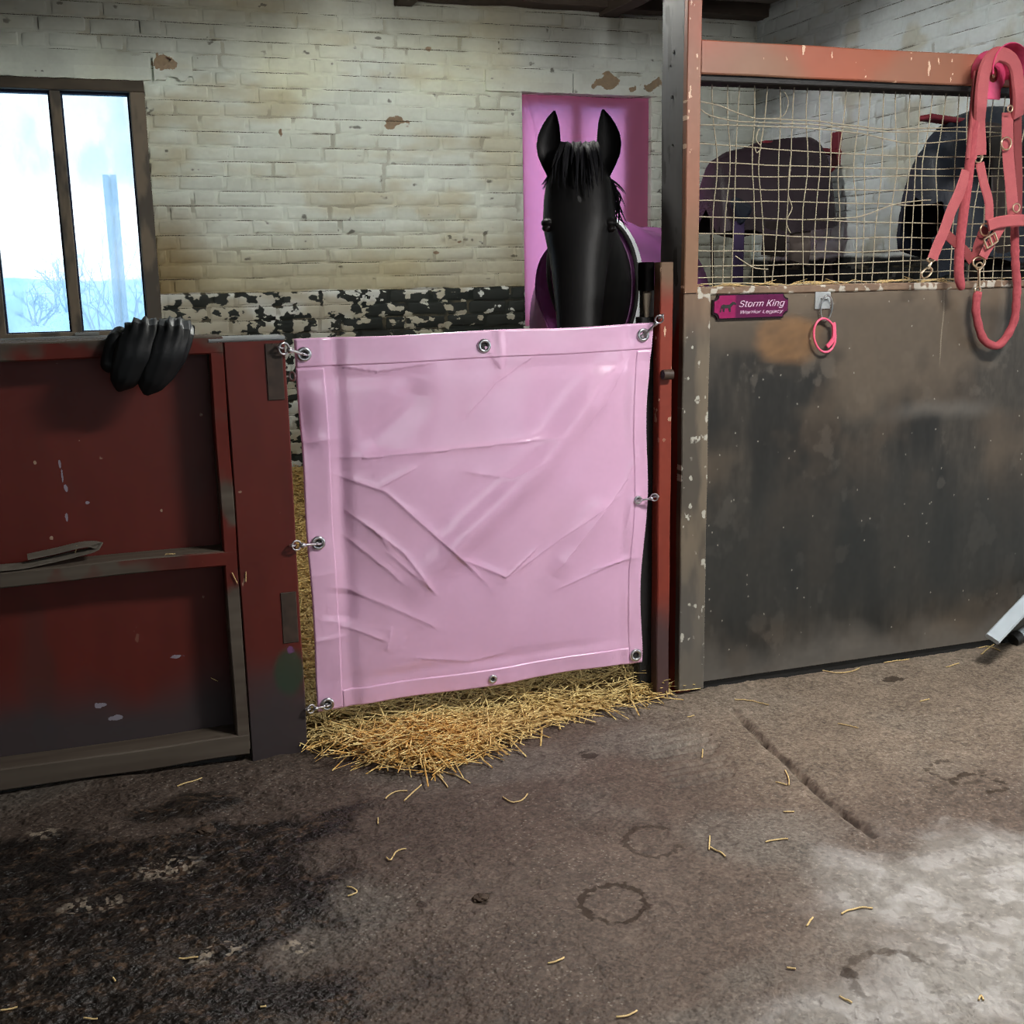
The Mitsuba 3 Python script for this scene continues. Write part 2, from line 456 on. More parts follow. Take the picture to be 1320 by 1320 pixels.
def red_paint(p, n, uv):
    x, z, y = p.x, p.z, p.y
    g = fbm(x * 4, z * 4, y * 4, 4)
    c = mix(S(98, 33, 24), S(82, 27, 20), g)
    c = mix(c, S(70, 42, 37), 0.6 * smoothstep(0.54, 0.72, fbm(x * 7 + 4, z * 3.0, y * 6, 3)))
    c = c * (0.88 + 0.22 * fbm(x * 22, z * 5, y * 22, 2))
    # splashed muck towards the bottom edge
    low = smoothstep(0.34, 0.12, z + 0.22 * (fbm(x * 5, z * 4, 2.0, 3) - 0.5))
    c = mix(c, S(54, 54, 56), 0.88 * low)
    green = smoothstep(0.055, 0.03, dr.sqrt(dr.square(x - 0.43) + dr.square((z - 0.27) * 0.6)) + 0.05 * (g - 0.5)) * smoothstep(0.3, 0.33, x)
    c = mix(c, S(40, 62, 46), 0.8 * green)
    lil = smoothstep(0.026, 0.014, dr.sqrt(dr.square(x - 0.440) + dr.square(z - 0.335)) + 0.06 * (fbm(x * 40, z * 40, 1.0, 3) - 0.45))
    c = mix(c, S(112, 72, 118), 0.8 * lil)
    for mx, mz, rx, rz in MARKS:
        dm = dr.sqrt(dr.square((x - mx) / rx) + dr.square((z - mz) / rz)) + 1.2 * (fbm(x * 90, z * 60, mx * 9, 2) - 0.5)
        c = mix(c, S(150, 146, 158), 0.7 * smoothstep(1.0, 0.8, dm))
    # flakes of bare wood along edges and pale scratches
    fl = fbm(x * 30, z * 18, y * 30, 3)
    c = mix(c, S(166, 140, 120), 0.8 * smoothstep(0.84, 0.87, fl) * smoothstep(0.3, 0.6, z))
    return c


def red_worn(p, n, uv):
    """The rail tops and stile: more bare grey wood."""
    x, z, y = p.x, p.z, p.y
    w = fbm(x * 5, z * 5, y * 9, 4)
    c = mix(red_paint(p, n, uv), mix(S(92, 84, 74), S(70, 60, 52), fbm(x * 3, y * 40, z * 40, 2)), smoothstep(0.40, 0.52, w + 0.35 * smoothstep(0.5, 0.9, n.z) + 0.12 * smoothstep(1.15, 1.25, z) + 0.25 * smoothstep(0.2, 0.05, z)))
    return c


mat('m_red', P_(proc(red_paint), 0.5, specular=0.4))
mat('m_red_worn', P_(proc(red_worn), 0.65, specular=0.3))


def orange_paint(p, n, uv):
    x, z, y = p.x, p.z, p.y
    g = fbm(x * 3, z * 3, y * 5, 4)
    c = mix(S(160, 90, 68), S(148, 102, 82), smoothstep(0.35, 0.65, g))
    c = mix(c, S(138, 106, 84), 0.65 * smoothstep(0.5, 0.68, fbm(x * 2 + 4, z * 2.0, 2.0, 3)))
    brown = smoothstep(1.85, 1.5, z + 0.25 * (g - 0.5)) * smoothstep(1.84, 1.82, x)
    c = mix(c, mix(S(136, 108, 78), S(118, 92, 74), g), 0.8 * brown)
    drops = smoothstep(0.77, 0.80, fbm(x * 55, z * 24, 4.0, 3))
    return mix(c, S(226, 196, 170), 0.85 * drops)


def bar_red(p, n, uv):
    x, z, y = p.x, p.z, p.y
    g = fbm(x * 9, z * 5, y * 9, 4)
    c = mix(S(134, 54, 36), S(116, 46, 36), g)
    c = mix(c, S(104, 88, 68), 0.85 * smoothstep(1.34, 1.46, z + 0.12 * (g - 0.5)))
    c = mix(c, S(58, 54, 56), 0.85 * smoothstep(0.42, 0.2, z + 0.2 * (g - 0.5)))
    fl = fbm(x * 50, z * 30, y * 40, 3)
    return mix(c, S(206, 176, 150), 0.8 * smoothstep(0.70, 0.74, fl) * smoothstep(0.8, 1.1, z))


def gray_post(p, n, uv):
    g = fbm(p.y * 30, p.z * 2.5, p.x * 30, 4)
    c = mix(S(92, 92, 96), S(112, 110, 110), g)
    c = mix(c, S(54, 52, 52), 0.7 * smoothstep(0.66, 0.72, fbm(p.y * 18, p.z * 6, 3.0, 3)))
    low = smoothstep(1.32, 1.22, p.z + 0.2 * (g - 0.5))
    return mix(c, mix(S(128, 40, 24), S(100, 34, 24), g), low)


mat('m_orange', P_(proc(orange_paint), 0.45, specular=0.4))
mat('m_bar', P_(proc(bar_red), 0.5, specular=0.4))
mat('m_post', P_(proc(gray_post), 0.6, specular=0.4))


def board(p, n, uv):
    """Black-painted plywood gone grey-brown with scuffs and splashed dirt."""
    x, z = p.x, p.z
    g = fbm(x * 2.2, z * 2.6, 3.0, 4)
    up = fbm(x * 9, z * 2.2, 6.0, 4)
    c = mix(S(36, 35, 32), S(64, 59, 52), smoothstep(0.3, 0.7, up))
    sk = fbm(x * 34, z * 6, 4.0, 4)
    c = c * (0.72 + 0.56 * sk) * (0.85 + 0.3 * fbm(x * 90, z * 34, 7.0, 3))
    c = mix(c, S(96, 90, 82), 0.5 * smoothstep(0.62, 0.74, fbm(x * 12, z * 9, 2.0, 5)))
    c = mix(c, S(78, 66, 54), 0.5 * smoothstep(0.5, 0.7, fbm(x * 6 + 2, z * 5, 8.0, 4)))
    c = mix(c, S(100, 88, 74), 0.75 * smoothstep(0.50, 0.70, g + 0.22 * smoothstep(0.95, 1.35, z) - 0.08 * smoothstep(0.9, 0.6, z)))
    c = mix(c, S(112, 98, 82), 0.8 * smoothstep(1.28, 1.36, z + 0.10 * (fbm(x * 5, z * 4, 1.0, 3) - 0.5)))
    c = mix(c, S(42, 45, 44), 0.7 * smoothstep(0.9, 0.5, z + 0.4 * (g - 0.5)) * smoothstep(0.1, 0.3, z))
    c = mix(c, S(104, 100, 94), 0.75 * smoothstep(0.20, 0.03, z + 0.16 * (fbm(x * 8, z * 7, 4.0, 3) - 0.5)))
    rub = dr.sqrt(dr.square((x - 2.16) / 0.16) + dr.square((z - 1.21) / 0.10)) + 0.5 * (fbm(x * 8, z * 16, 3.0, 3) - 0.5)
    c = mix(c, mix(S(140, 104, 66), S(112, 84, 58), fbm(x * 10 + z * 12, z * 40 - x * 16, 2.0, 2)), 0.8 * smoothstep(1.0, 0.55, rub))
    sm = smoothstep(0.05, 0.0, dr.abs(z - 0.94 - 0.03 * (x - 2.8) + 0.04 * (up - 0.5))) * smoothstep(2.5, 2.75, x) * smoothstep(3.1, 2.95, x)
    c = mix(c, S(106, 102, 96), 0.55 * sm)
    drip = smoothstep(0.004, 0.001, dr.abs(x - 2.80 + 0.006 * (fbm(3.0, z * 14, 2.0, 2) - 0.5))) * smoothstep(1.08, 1.16, z)
    c = mix(c, S(140, 130, 112), 0.7 * drip)
    v1, v2, vr = voronoi(x * 34, z * 26)
    c = mix(c, S(176, 172, 160), 0.55 * smoothstep(0.12, 0.05, v1) * smoothstep(0.94, 0.97, vr))
    return c * (0.80 + 0.12 * fbm(x * 50, z * 50, 1.0, 2))


def strip(p, n, uv):
    x, z = p.x, p.z
    g = fbm(x * 14, z * 4, 3.0, 4)
    c = mix(S(112, 101, 86), S(80, 74, 66), smoothstep(.35, .65, g))
    c = mix(c, S(136, 106, 84), 0.5 * smoothstep(1.2, 1.36, z))
    c = mix(c, S(92, 90, 86), 0.6 * smoothstep(0.6, 0.2, z))
    fl = fbm(x * 40, z * 30, 5.0, 3)
    c = mix(c, S(196, 194, 182), 0.7 * smoothstep(0.66, 0.74, fl + 0.16 * smoothstep(1.835, 1.86, x) - 0.06))
    return c


mat('m_board', P_(proc(board), 0.5, specular=0.45))
mat('m_strip', P_(proc(strip), 0.6, specular=0.35))


def pvc(p, n, uv):
    g = fbm(p.x * 3, p.z * 3, 2.0, 3)
    return mix(S(220, 176, 204), S(214, 168, 202), g) * (0.985 + 0.03 * fbm(p.x * 80, p.z * 80, 1.0, 2))


mat('m_pvc', P_(proc(pvc), 0.21, specular=1.0))
mat('m_steel', P_((.72, .73, .75), 0.22, metallic=1.0))
mat('m_brass', P_((.85, .66, .44), 0.25, metallic=1.0))
mat('m_galv', P_(proc(lambda p, n, uv: mix((.42, .44, .44), (.6, .62, .62), fbm(p.x * 60, p.z * 60, 1.0, 3))), 0.45, metallic=0.7))
mat('m_black', P_(S(10, 9, 9), 0.9, specular=0.05))
mat('m_dark', P_(S(24, 23, 22), 0.6))
mat('m_black_steel', P_(proc(lambda p, n, uv: mix(S(44, 36, 32), S(74, 58, 48), fbm(p.x * 40, p.z * 40, p.y * 40, 3))), 0.55, specular=0.4))


def horse_coat(p, n, uv):
    g = fbm(p.x * 18, p.z * 10, p.y * 18, 3)
    c = mix((.004, .0042, .005), (.009, .0085, .008), g)
    d = dr.sqrt(dr.square((p.x - STAR[0]) / .007) + dr.square((p.z - STAR[2]) / .013)) + 0.8 * (fbm(p.x * 90, p.z * 60, 1.0, 2) - 0.5)
    return mix(c, (.05, .05, .05), smoothstep(1.0, 0.5, d) * smoothstep(.5, .4, p.y))


STAR = (1.545, .3, 1.69)
mat('m_horse', P_(proc(horse_coat), 0.48, specular=0.20, sheen=0.0))
mat('m_hair', P_((.006, .006, .008), 0.65, specular=0.15))
mat('m_eye', P_((.006, .005, .005), 0.06, specular=0.6))
mat('m_hoof', P_((.05, .045, .04), 0.5))
mat('m_rug', P_(proc(lambda p, n, uv: mix(S(148, 80, 144), S(120, 60, 118), fbm(p.x * 6, p.z * 6, p.y * 6, 3))), 0.42, specular=0.4, sheen=0.3))
mat('m_rug_trim', P_(S(206, 212, 214), 0.5))


def straw_col(p, n, uv):
    r = cell_rand(p.x * 60, p.y * 60, p.z * 60)
    g = fbm(p.x * 4, p.y * 4, 2.0, 3)
    c = mix(S(236, 212, 146), S(164, 130, 72), r)
    c = mix(c, S(176, 166, 120), 0.6 * smoothstep(-0.06, 0.16, p.y + 0.10 * (g - 0.5)) * smoothstep(0.6, 0.3, p.y))
    return mix(c, S(214, 158, 76), 0.6 * smoothstep(0.35, 0.65, r * 0.5 + g * 0.5) * smoothstep(0.06, -0.12, p.y) * smoothstep(1.15, 0.8, p.x))


mat('m_straw', P_(proc(straw_col), 0.6, specular=0.3))
mat('m_straw_floor', P_(proc(lambda p, n, uv: mix(S(132, 108, 62), S(78, 64, 38), fbm(p.x * 30, p.y * 30, p.z * 20, 3))), 0.9))
mat('m_straw_loose', P_(S(206, 180, 128), 0.6, specular=0.3))
mat('m_rope', P_(proc(lambda p, n, uv: mix(S(176, 166, 142), S(144, 136, 116), fbm(p.x * 90, p.z * 90, p.y * 90, 2))), 0.8))


def coral(p, n, uv):
    w = 0.5 + 0.5 * dr.sin(p.x * 1900 + p.z * 2300)
    return mix(S(156, 72, 78), S(172, 86, 88), 0.5 * w + 0.5 * fbm(p.x * 30, p.z * 30, 2.0, 2))


mat('m_coral', P_(proc(coral), 0.7, sheen=0.5))
mat('m_coral_dark', P_(S(122, 50, 52), 0.75, sheen=0.3))
mat('m_fleece', P_(proc(lambda p, n, uv: mix(S(146, 58, 66), S(170, 78, 84), fbm(p.x * 120, p.z * 120, p.y * 120, 2))), 0.85, sheen=0.8))
mat('m_pink_plastic', P_(S(206, 76, 116), 0.28, specular=0.5))
mat('m_pink_rubber', P_(S(226, 96, 126), 0.4, specular=0.5))
mat('m_plaque', P_(proc(lambda p, n, uv: mix(S(140, 36, 86), S(90, 30, 68), smoothstep(1.95, 1.962, p.x) * 1.0)), 0.22, specular=0.5))
mat('m_plaque_back', P_(S(30, 12, 20), 0.3))
mat('m_letter', P_(S(226, 206, 222), 0.3, metallic=0.3))
mat('m_glove', P_(proc(lambda p, n, uv: mix((.006, .007, .008), (.011, .012, .013), fbm(p.x * 30, p.z * 30, p.y * 30, 3))), 0.55, specular=0.25))
mat('m_glove_cuff', P_(proc(lambda p, n, uv: mix((.030, .034, .038), (.075, .084, .09), fbm(p.x * 40, p.z * 40, p.y * 40, 3))), 0.40, specular=0.5))  # lighter than the hand: highlights on the gathers put into the colour
mat('m_webbing', P_(proc(lambda p, n, uv: mix(S(104, 98, 88), S(84, 78, 70), fbm(p.x * 60, p.y * 200, p.z * 60, 2))), 0.85))
mat('m_win_frame', P_(proc(lambda p, n, uv: mix(S(120, 108, 92), S(84, 78, 70), smoothstep(.38, .62, fbm(p.x * 14, p.z * 5, 2.0, 4)))), 0.7))
mat('m_win_dark', P_(proc(lambda p, n, uv: mix(S(62, 54, 44), S(90, 80, 66), fbm(p.x * 8, p.z * 14, 2.0, 3))), 0.7))
mat('m_putty', P_(S(20, 34, 62), 0.6))
mat('m_sill', P_(proc(lambda p, n, uv: mix(S(150, 156, 158), S(110, 112, 110), fbm(p.x * 9, p.y * 9, p.z * 9, 3))), 0.8))


def dirt_weight(p, n, uv):
    v = fbm(p.x * 7 + 2, p.z * 3, 4.0, 4)
    return 0.16 + 0.30 * smoothstep(0.45, 0.75, v) + 0.14 * smoothstep(1.6, 1.2, p.z)


scene['m_glass'] = {'type': 'blendbsdf', 'weight': proc(dirt_weight), 'a': {'type': 'thindielectric', 'int_ior': 1.5},
                    'b': {'type': 'principledthin', 'base_color': {'type': 'rgb', 'value': [.50, .76, .94]}, 'roughness': 0.6, 'diff_trans': 1.6}}
scene['m_glass_clear'] = {'type': 'thindielectric', 'int_ior': 1.5}
scene['m_pink_sheet'] = {'type': 'principledthin', 'base_color': {'type': 'rgb', 'value': list(S(255, 160, 208))}, 'roughness': 0.45, 'diff_trans': 1.45, 'spec_trans': 0.0}
mat('m_beam', P_(proc(lambda p, n, uv: mix(S(58, 46, 36), S(40, 32, 26), fbm(p.x * 20, p.z * 20, p.y * 4, 3))), 0.8))
mat('m_ceiling', P_(proc(lambda p, n, uv: mix(S(120, 116, 108), S(90, 86, 80), fbm(p.x * 3, p.y * 3, 2.0, 3))), 0.9))
mat('m_aisle', P_(proc(lambda p, n, uv: mix(S(120, 118, 112), S(100, 96, 90), fbm(p.x * 2 + p.y * 2, p.z * 2, 2.0, 3))), 0.9))
mat('m_haze_field', P_(proc(lambda p, n, uv: mix(S(168, 210, 240), S(136, 188, 228), fbm(p.x * .5, p.y * .5, 2.0, 4))), 0.9))  # field colour paled and blued to stand in for haze
mat('m_haze_tree', P_(proc(lambda p, n, uv: mix(S(150, 176, 196), S(196, 216, 230), fbm(p.x * 6, p.y * 6, p.z * 6, 2))), 0.9))  # haze put into the colour of the bushes and trees
mat('m_pole', P_(S(190, 212, 234), 0.6))
mat('m_tack_red', P_(S(118, 38, 50), 0.4, specular=0.4))
mat('m_cover_maroon', P_(proc(lambda p, n, uv: mix(S(52, 34, 46), S(38, 30, 36), fbm(p.x * 7, p.z * 7, p.y * 7, 3))), 0.55, sheen=0.2))
mat('m_cover_navy', P_(proc(lambda p, n, uv: mix(S(34, 44, 60), S(22, 26, 34), fbm(p.x * 7, p.z * 7, p.y * 7, 3))), 0.55, sheen=0.2))
mat('m_purple_web', P_(S(66, 52, 88), 0.7))
mat('m_tan_cloth', P_(S(122, 110, 106), 0.8))
mat('m_leather', P_(S(40, 30, 28), 0.45, specular=0.5))
mat('m_white_pvc', P_(S(172, 182, 188), 0.35, specular=0.5))
mat('m_lamp_body', P_(S(220, 220, 220), 0.4))

# ------------------------------------------------------------------ floor
struct('floor', 'rough stained concrete aisle floor with hoof prints')


def seg_dist(X, Y, a, b):
    a, b = np.asarray(a)[:2], np.asarray(b)[:2]
    ab = b - a
    t = np.clip(((X - a[0]) * ab[0] + (Y - a[1]) * ab[1]) / (ab @ ab), 0, 1)
    return np.hypot(X - a[0] - t * ab[0], Y - a[1] - t * ab[1]), t


def floor_height(X, Y):
    P = np.stack([X, Y, X * 0], -1)
    h = (meshkit.fbm(P * 2.5, 3, 1) - 0.5) * 0.016 + (meshkit.fbm(P * 14, 3, 2) - 0.5) * 0.010 + (meshkit.fbm(P * 55, 2, 3) - 0.5) * 0.005
    left = 1 / (1 + np.exp((X - 0.55) / 0.10))
    h += left * ((meshkit.fbm(P * 8, 3, 5) - 0.5) * 0.022 + (meshkit.fbm(P * np.array([6, 30, 1]), 2, 6) - 0.5) * 0.008)
    pts = [floor_at(*q) for q in ((945, 915), (985, 955), (1035, 1000), (1085, 1045), (1125, 1075))]
    for a, b in zip(pts[:-1], pts[1:]):
        d, t = seg_dist(X, Y, a, b)
        h -= 0.016 * np.exp(-(d / 0.011) ** 2) * (.5 + 1.0 * meshkit.noise(P * 9, 8))
    for k in range(9):                        # grooves tamped across the doorway to give grip
        y = 948 + 7.5 * k
        x0 = 832 + 5 * k
        a, b = floor_at(x0 - 6 + 4 * (k % 3), y + 4), floor_at(x0 + 70 + 8 * (k % 2), y - 10)
        d, t = seg_dist(X, Y, a, b)
        h -= 0.011 * np.exp(-(d / 0.0075) ** 2)
    d, t = seg_dist(X, Y, floor_at(1205, 1200), floor_at(1290, 1240))
    h -= 0.006 * np.exp(-(d / 0.008) ** 2)
    return h - 0.004


gx = np.unique(np.round(np.r_[np.linspace(-4, -0.8, 10), np.arange(-0.8, 1.15, 0.0135), np.arange(1.15, 2.3, 0.006), np.arange(2.3, 3.3, 0.0135), np.linspace(3.3, 7, 12)], 4))
gy = np.unique(np.round(np.r_[np.linspace(-5, -2.0, 12), np.arange(-2.0, -1.1, 0.011), np.arange(-1.1, -0.1, 0.006), np.arange(-0.1, 0.25, 0.011), np.linspace(0.3, YB + .1, 8)], 4))
GX, GY = np.meshgrid(gx, gy, indexing='ij')
GZ = floor_height(GX, GY)
nx, ny = GX.shape
ii, jj = np.meshgrid(np.arange(nx - 1), np.arange(ny - 1), indexing='ij')
q = np.stack([ii * ny + jj, (ii + 1) * ny + jj, (ii + 1) * ny + jj + 1, ii * ny + jj + 1], -1).reshape(-1, 4)
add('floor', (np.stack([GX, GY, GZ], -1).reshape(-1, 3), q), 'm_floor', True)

# ------------------------------------------------------------------ brick walls
W1 = (-1.10, 0.262, 1.165, 2.425)              # left window opening in the back wall
W2 = (2.285, 3.085, 1.12, 2.435)               # pink-curtained opening


def panel_wall(origin, du, holes, u0, u1, z0, z1, normal, depth):
    """A wall slab in (u, z) with openings."""
    poly = Polygon([(u0, z0), (u1, z0), (u1, z1), (u0, z1)])
    for a, b, c, d in holes:
        poly = poly.difference(Polygon([(a, c), (b, c), (b, d), (a, d)]))
    return poly


wall_poly = panel_wall(None, None, [W1, W2], -2.6, XR + .25, 0, 2.95, None, .22)
struct('wall_back', 'old cream limewashed brick wall with a peeling black band')
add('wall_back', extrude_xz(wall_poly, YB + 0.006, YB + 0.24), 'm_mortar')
struct('wall_right', 'pale grey limewashed brick wall behind the net')
add('wall_right', box(XR + 0.006, XR + 0.24, -0.02, YB + 0.2, 0, 2.95), 'm_mortar_right')


def brick_mesh(w, h, rnd):
    """The face of one hand-made brick, edges worn and uneven, in (u, v, out)."""
    us, vs = np.array([0, .05, .36, .66, .95, 1]), np.array([0, .16, .84, 1])
    U, V = np.meshgrid(us, vs, indexing='ij')
    edge = ((U == 0) | (U == 1) | (V == 0) | (V == 1))
    D = np.where(edge, 0.0, 1.0)
    j = rnd.normal(0, 1, U.shape)
    X = U * w + rnd.normal(0, .0022, U.shape)
    Z = V * h + rnd.normal(0, .0016, U.shape) + rnd.normal(0, .002) + (U - .5) * rnd.normal(0, .004)
    proud = rnd.uniform(.003, .009)
    O = D * proud + D * j * .0011 - 0.004 * (~(D > 0))
    v = np.stack([X, Z, O], -1).reshape(-1, 3)
    n, m = U.shape
    a, b = np.meshgrid(np.arange(n - 1), np.arange(m - 1), indexing='ij')
    f = np.stack([a * m + b, (a + 1) * m + b, (a + 1) * m + b + 1, a * m + b + 1], -1).reshape(-1, 4)
    return v, f


def lay(u0, u1, z0, z1, holes, seed):
    rnd = np.random.default_rng(seed)
    out = []
    k0 = int(math.floor((z0 - Z_BLACK) / COURSE))
    k1 = int(math.ceil((z1 - Z_BLACK) / COURSE))
    for k in range(k0, k1):
        za = Z_BLACK + k * COURSE
        u = u0 - rnd.uniform(0, .22)
        i = k
        while u < u1:
            L = 0.228 if (rnd.random() > .28) else 0.112
            a, b = max(u, u0), min(u + L, u1)
            for h0, h1, hz0, hz1 in holes:
                if hz0 < za + COURSE * .6 and za + COURSE * .4 < hz1:
                    if a < h0 < b:
                        b = h0
                    elif a < h1 < b:
                        a = h1
                    elif h0 <= a and b <= h1:
                        a = b
            if b - a > 0.03:
                out.append((a, za + .004, b - a - .007 * rnd.uniform(.3, 1.1), COURSE - .0066))
            u += L + .010
    return out, rnd


LINT = [(*(-1.3, .505), 2.425, 2.545), (2.07, 3.2, 2.437, 2.545)]
bricks, rnd = lay(-1.2, XR, 0.30, 2.93, [W1, W2] + LINT, 11)


def score(b):
    return (b[0] + b[2] / 2 > .2) * 1.0 + (1.12 < b[1]) + (b[0] < 2.3) * .5 + .2 * (b[1] > 1.3) - .1 * abs(b[0] - 1.3)


order = sorted(range(len(bricks)), key=lambda i: -score(bricks[i]))
rest = []
for rank, i in enumerate(order):
    u, z, w, h = bricks[i]
    v, f = brick_mesh(w, h, np.random.default_rng(1000 + i))
    v = np.stack([u + v[:, 0], YB + 0.004 - v[:, 2], z + v[:, 1]], -1)
    if rank < 296:
        part('wall_back', 'brick', (v, f), 'm_wall', True)
    else:
        rest.append(trimesh.Trimesh(v, np.vstack([f[:, [0, 1, 2]], f[:, [0, 2, 3]]]), process=False))
part('wall_back', 'brick_rest', cat(rest), 'm_wall', True, kind='stuff', label='remaining bricks of the back wall')
bricks, rnd = lay(0.05, YB, 1.0, 2.93, [], 12)
order = sorted(range(len(bricks)), key=lambda i: -((bricks[i][1] > 1.35) + (bricks[i][0] > .5) + .3 * bricks[i][0] * 0))
rest = []
for rank, i in enumerate(order):
    u, z, w, h = bricks[i]
    v, f = brick_mesh(w, h, np.random.default_rng(4000 + i))
    v = np.stack([XR + 0.004 - v[:, 2], u + v[:, 0], z + v[:, 1]], -1)
    f = f[:, ::-1]
    if rank < 230:
        part('wall_right', 'brick', (v, f), 'm_wall_right', True)
    else:
        rest.append(trimesh.Trimesh(v, np.vstack([f[:, [0, 1, 2]], f[:, [0, 2, 3]]]), process=False))
if rest:
    part('wall_right', 'brick_rest', cat(rest), 'm_wall_right', True, kind='stuff', label='remaining bricks of the right wall')


def lintel(u0, u1, z0, z1, seed, bite):
    n = 40
    rn = np.random.default_rng(seed)
    top = [(x, z1 + rn.normal(0, .0025)) for x in np.linspace(u0, u1, n)]
    bot = [(x, z0 + rn.normal(0, .002)) for x in np.linspace(u1, u0, n)]
    p = Polygon(top + bot)
    for bx, bz, br in bite:
        t = np.linspace(0, 2 * np.pi, 14)[:-1]
        rr = br * rn.uniform(.6, 1.1, 13)
        p = p.difference(Polygon(np.stack([bx + rr * 1.6 * np.cos(t), bz + rr * np.sin(t)], -1)))
    if p.geom_type != 'Polygon':
        p = max(p.geoms, key=lambda g: g.area)
    return extrude_xz(p, YB - .012, YB + .1)


part('wall_back', 'lintel', lintel(-1.3, .30, 2.427, 2.545, 5, []), 'm_wall', label='pale concrete lintel over the left window')
part('wall_back', 'lintel', lintel(.315, .505, 2.432, 2.543, 8, [(.36, 2.53, .03), (.40, 2.432, .022), (.50, 2.44, .02)]), 'm_wall', label='broken end block of the window lintel')
part('wall_back', 'lintel', lintel(2.07, 2.585, 2.437, 2.545, 6, []), 'm_wall')
part('wall_back', 'lintel', lintel(2.592, 3.2, 2.437, 2.545, 7, [(2.86, 2.548, .02)]), 'm_wall', label='lintel over the pink window with brown chips')

# outer walls of the aisle, the roof and its timbers
struct('wall_left', 'plain wall at the left end')
add('wall_left', box(-2.7, -2.5, -5, YB + .2, 0, 2.95), 'm_aisle')
struct('wall_front', 'wall behind the camera with openings added to light the banner')
front_poly = Polygon([(-2.7, 0), (6.5, 0), (6.5, 2.95), (-2.7, 2.95)]).difference(Polygon([(2.3, -1), (3.4, -1), (3.4, 2.2), (2.3, 2.2)])).difference(Polygon([(-.7, .95), (1.5, .95), (1.5, 2.3), (-.7, 2.3)]))  # both openings added so sky light catches the banner folds
add('wall_front', extrude_xz(front_poly, -5.2, -5.0), 'm_aisle')
struct('ceiling', 'dim boarded ceiling')
add('ceiling', box(-2.7, 6.5, -5.2, YB + .25, 2.95, 3.05), 'm_ceiling')
part('ceiling', 'beam', wood(-2.5, XR + .1, YB - .14, YB - .015, 2.875, 2.96, 0, 3, .012), 'm_beam', 30)
for xb in (-.5, .55, 1.62, 2.80):
    part('ceiling', 'beam', wood(xb - .05, xb + .05, -0.1, YB - .01, 2.85, 2.955, 1, int(xb * 10) + 9, .006), 'm_beam', 30)
part('ceiling', 'beam', wood(-2.5, 6.4, -.08, .06, 2.775, 2.955, 0, 4, .006), 'm_beam', 30)  # unseen beam, put here to shade the top of the back wall

# ------------------------------------------------------------------ left window
struct('window_1', 'old timber window with two tall dirty panes')
w = 'window_1'
part(w, 'head_frame', wood(W1[0], W1[1], YB - .02, YB + .12, 2.370, 2.425, 0, 2, .002), 'm_win_dark', 30)
part(w, 'side_frame', wood(.188, W1[1], YB - .015, YB + .10, W1[2], 2.372, 2, 3, .003), 'm_win_frame', 30)
part(w, 'bottom_frame', wood(W1[0], W1[1], YB - .015, YB + .10, W1[2], 1.192, 0, 4, .002), 'm_win_frame', 30)
for xa, xb in ((-.186, -.135), (-.545, -.494), (-.905, -.855)):
    part(w, 'mullion', wood(xa, xb, YB + .0, YB + .09, 1.19, 2.372, 2, int(-xa * 50), .002), 'm_win_frame', 30)
PX = [(-.135, .188), (-.494, -.186), (-.855, -.545), (-1.1, -.905)]
for xa, xb in PX:
    part(w, 'glass_pane', box(xa, xb, YB + .048, YB + .052, 1.19, 2.372), 'm_glass')
    pt = cat([box(xa, xa + .008, YB + .03, YB + .07, 1.19, 2.372), box(xb - .008, xb, YB + .03, YB + .07, 1.19, 2.372),
              box(xa, xb, YB + .03, YB + .07, 2.356, 2.372), box(xa, xb, YB + .03, YB + .07, 1.19, 1.196)])
    part(w, 'putty', pt, 'm_putty')
for k, (xa, xb) in enumerate(PX):              # flat panes: one sheet each
    key = 'window_1__glass_pane' + ('' if k == 0 else f'_{k:03d}')
    add(key, (np.array([[xa, YB + .05, 1.19], [xb, YB + .05, 1.19], [xb, YB + .05, 2.372], [xa, YB + .05, 2.372]]), np.array([[0, 1, 2, 3]])), 'm_glass')
part(w, 'sill', wood(W1[0], .30, YB - .05, YB + .22, 1.115, 1.172, 0, 7, .003), 'm_sill', 30)
k = thing('putty_block', 'small pale block lying on the window sill below the mullion', 'block')
add(k, wood(*(at(97, 431, YB)[0], at(128, 431, YB)[0]), YB - .045, YB - .018, 1.174, 1.190, 0, 5, .002, .02), 'm_sill', 30)

# ------------------------------------------------------------------ pink window
struct('window_2', 'window covered by a sheet of pink plastic')
w = 'window_2'
part(w, 'frame', cat([box(W2[0], W2[1], YB + .064, YB + .17, 2.365, 2.435, .004), box(2.925, W2[1], YB + .064, YB + .17, 1.12, 2.367, .004),
                      box(W2[0], W2[0] + .03, YB + .07, YB + .17, 1.12, 2.367, .004), box(W2[0], W2[1], YB + .10, YB + .17, 1.12, 1.17, .004)]), 'm_win_dark')
part(w, 'mullion', box(2.585, 2.665, YB + .062, YB + .16, 1.17, 2.367, .004), 'm_win_dark')
for xa, xb in ((2.315, 2.585), (2.665, 2.925)):
    part(w, 'glass_pane', (np.array([[xa, YB + .15, 1.17], [xb, YB + .15, 1.17], [xb, YB + .15, 2.367], [xa, YB + .15, 2.367]]), np.array([[0, 1, 2, 3]])), 'm_glass_clear')
k = thing('plastic_sheet', 'bright pink translucent plastic sheet hung over the window behind the horse', 'sheet')
us, vs = np.linspace(0, 1, 90), np.linspace(0, 1, 120)
U, V = np.meshgrid(us, vs, indexing='ij')
X = W2[0] + .006 + U * (W2[1] - W2[0] - .012)
Z = 1.14 + V * (2.43 - 1.14)
Pn = np.stack([U * 3, V * 3, U * 0], -1)
Yd = .012 * np.sin(U * 9 + V * 2) + .03 * (meshkit.fbm(Pn, 3, 4) - .5)
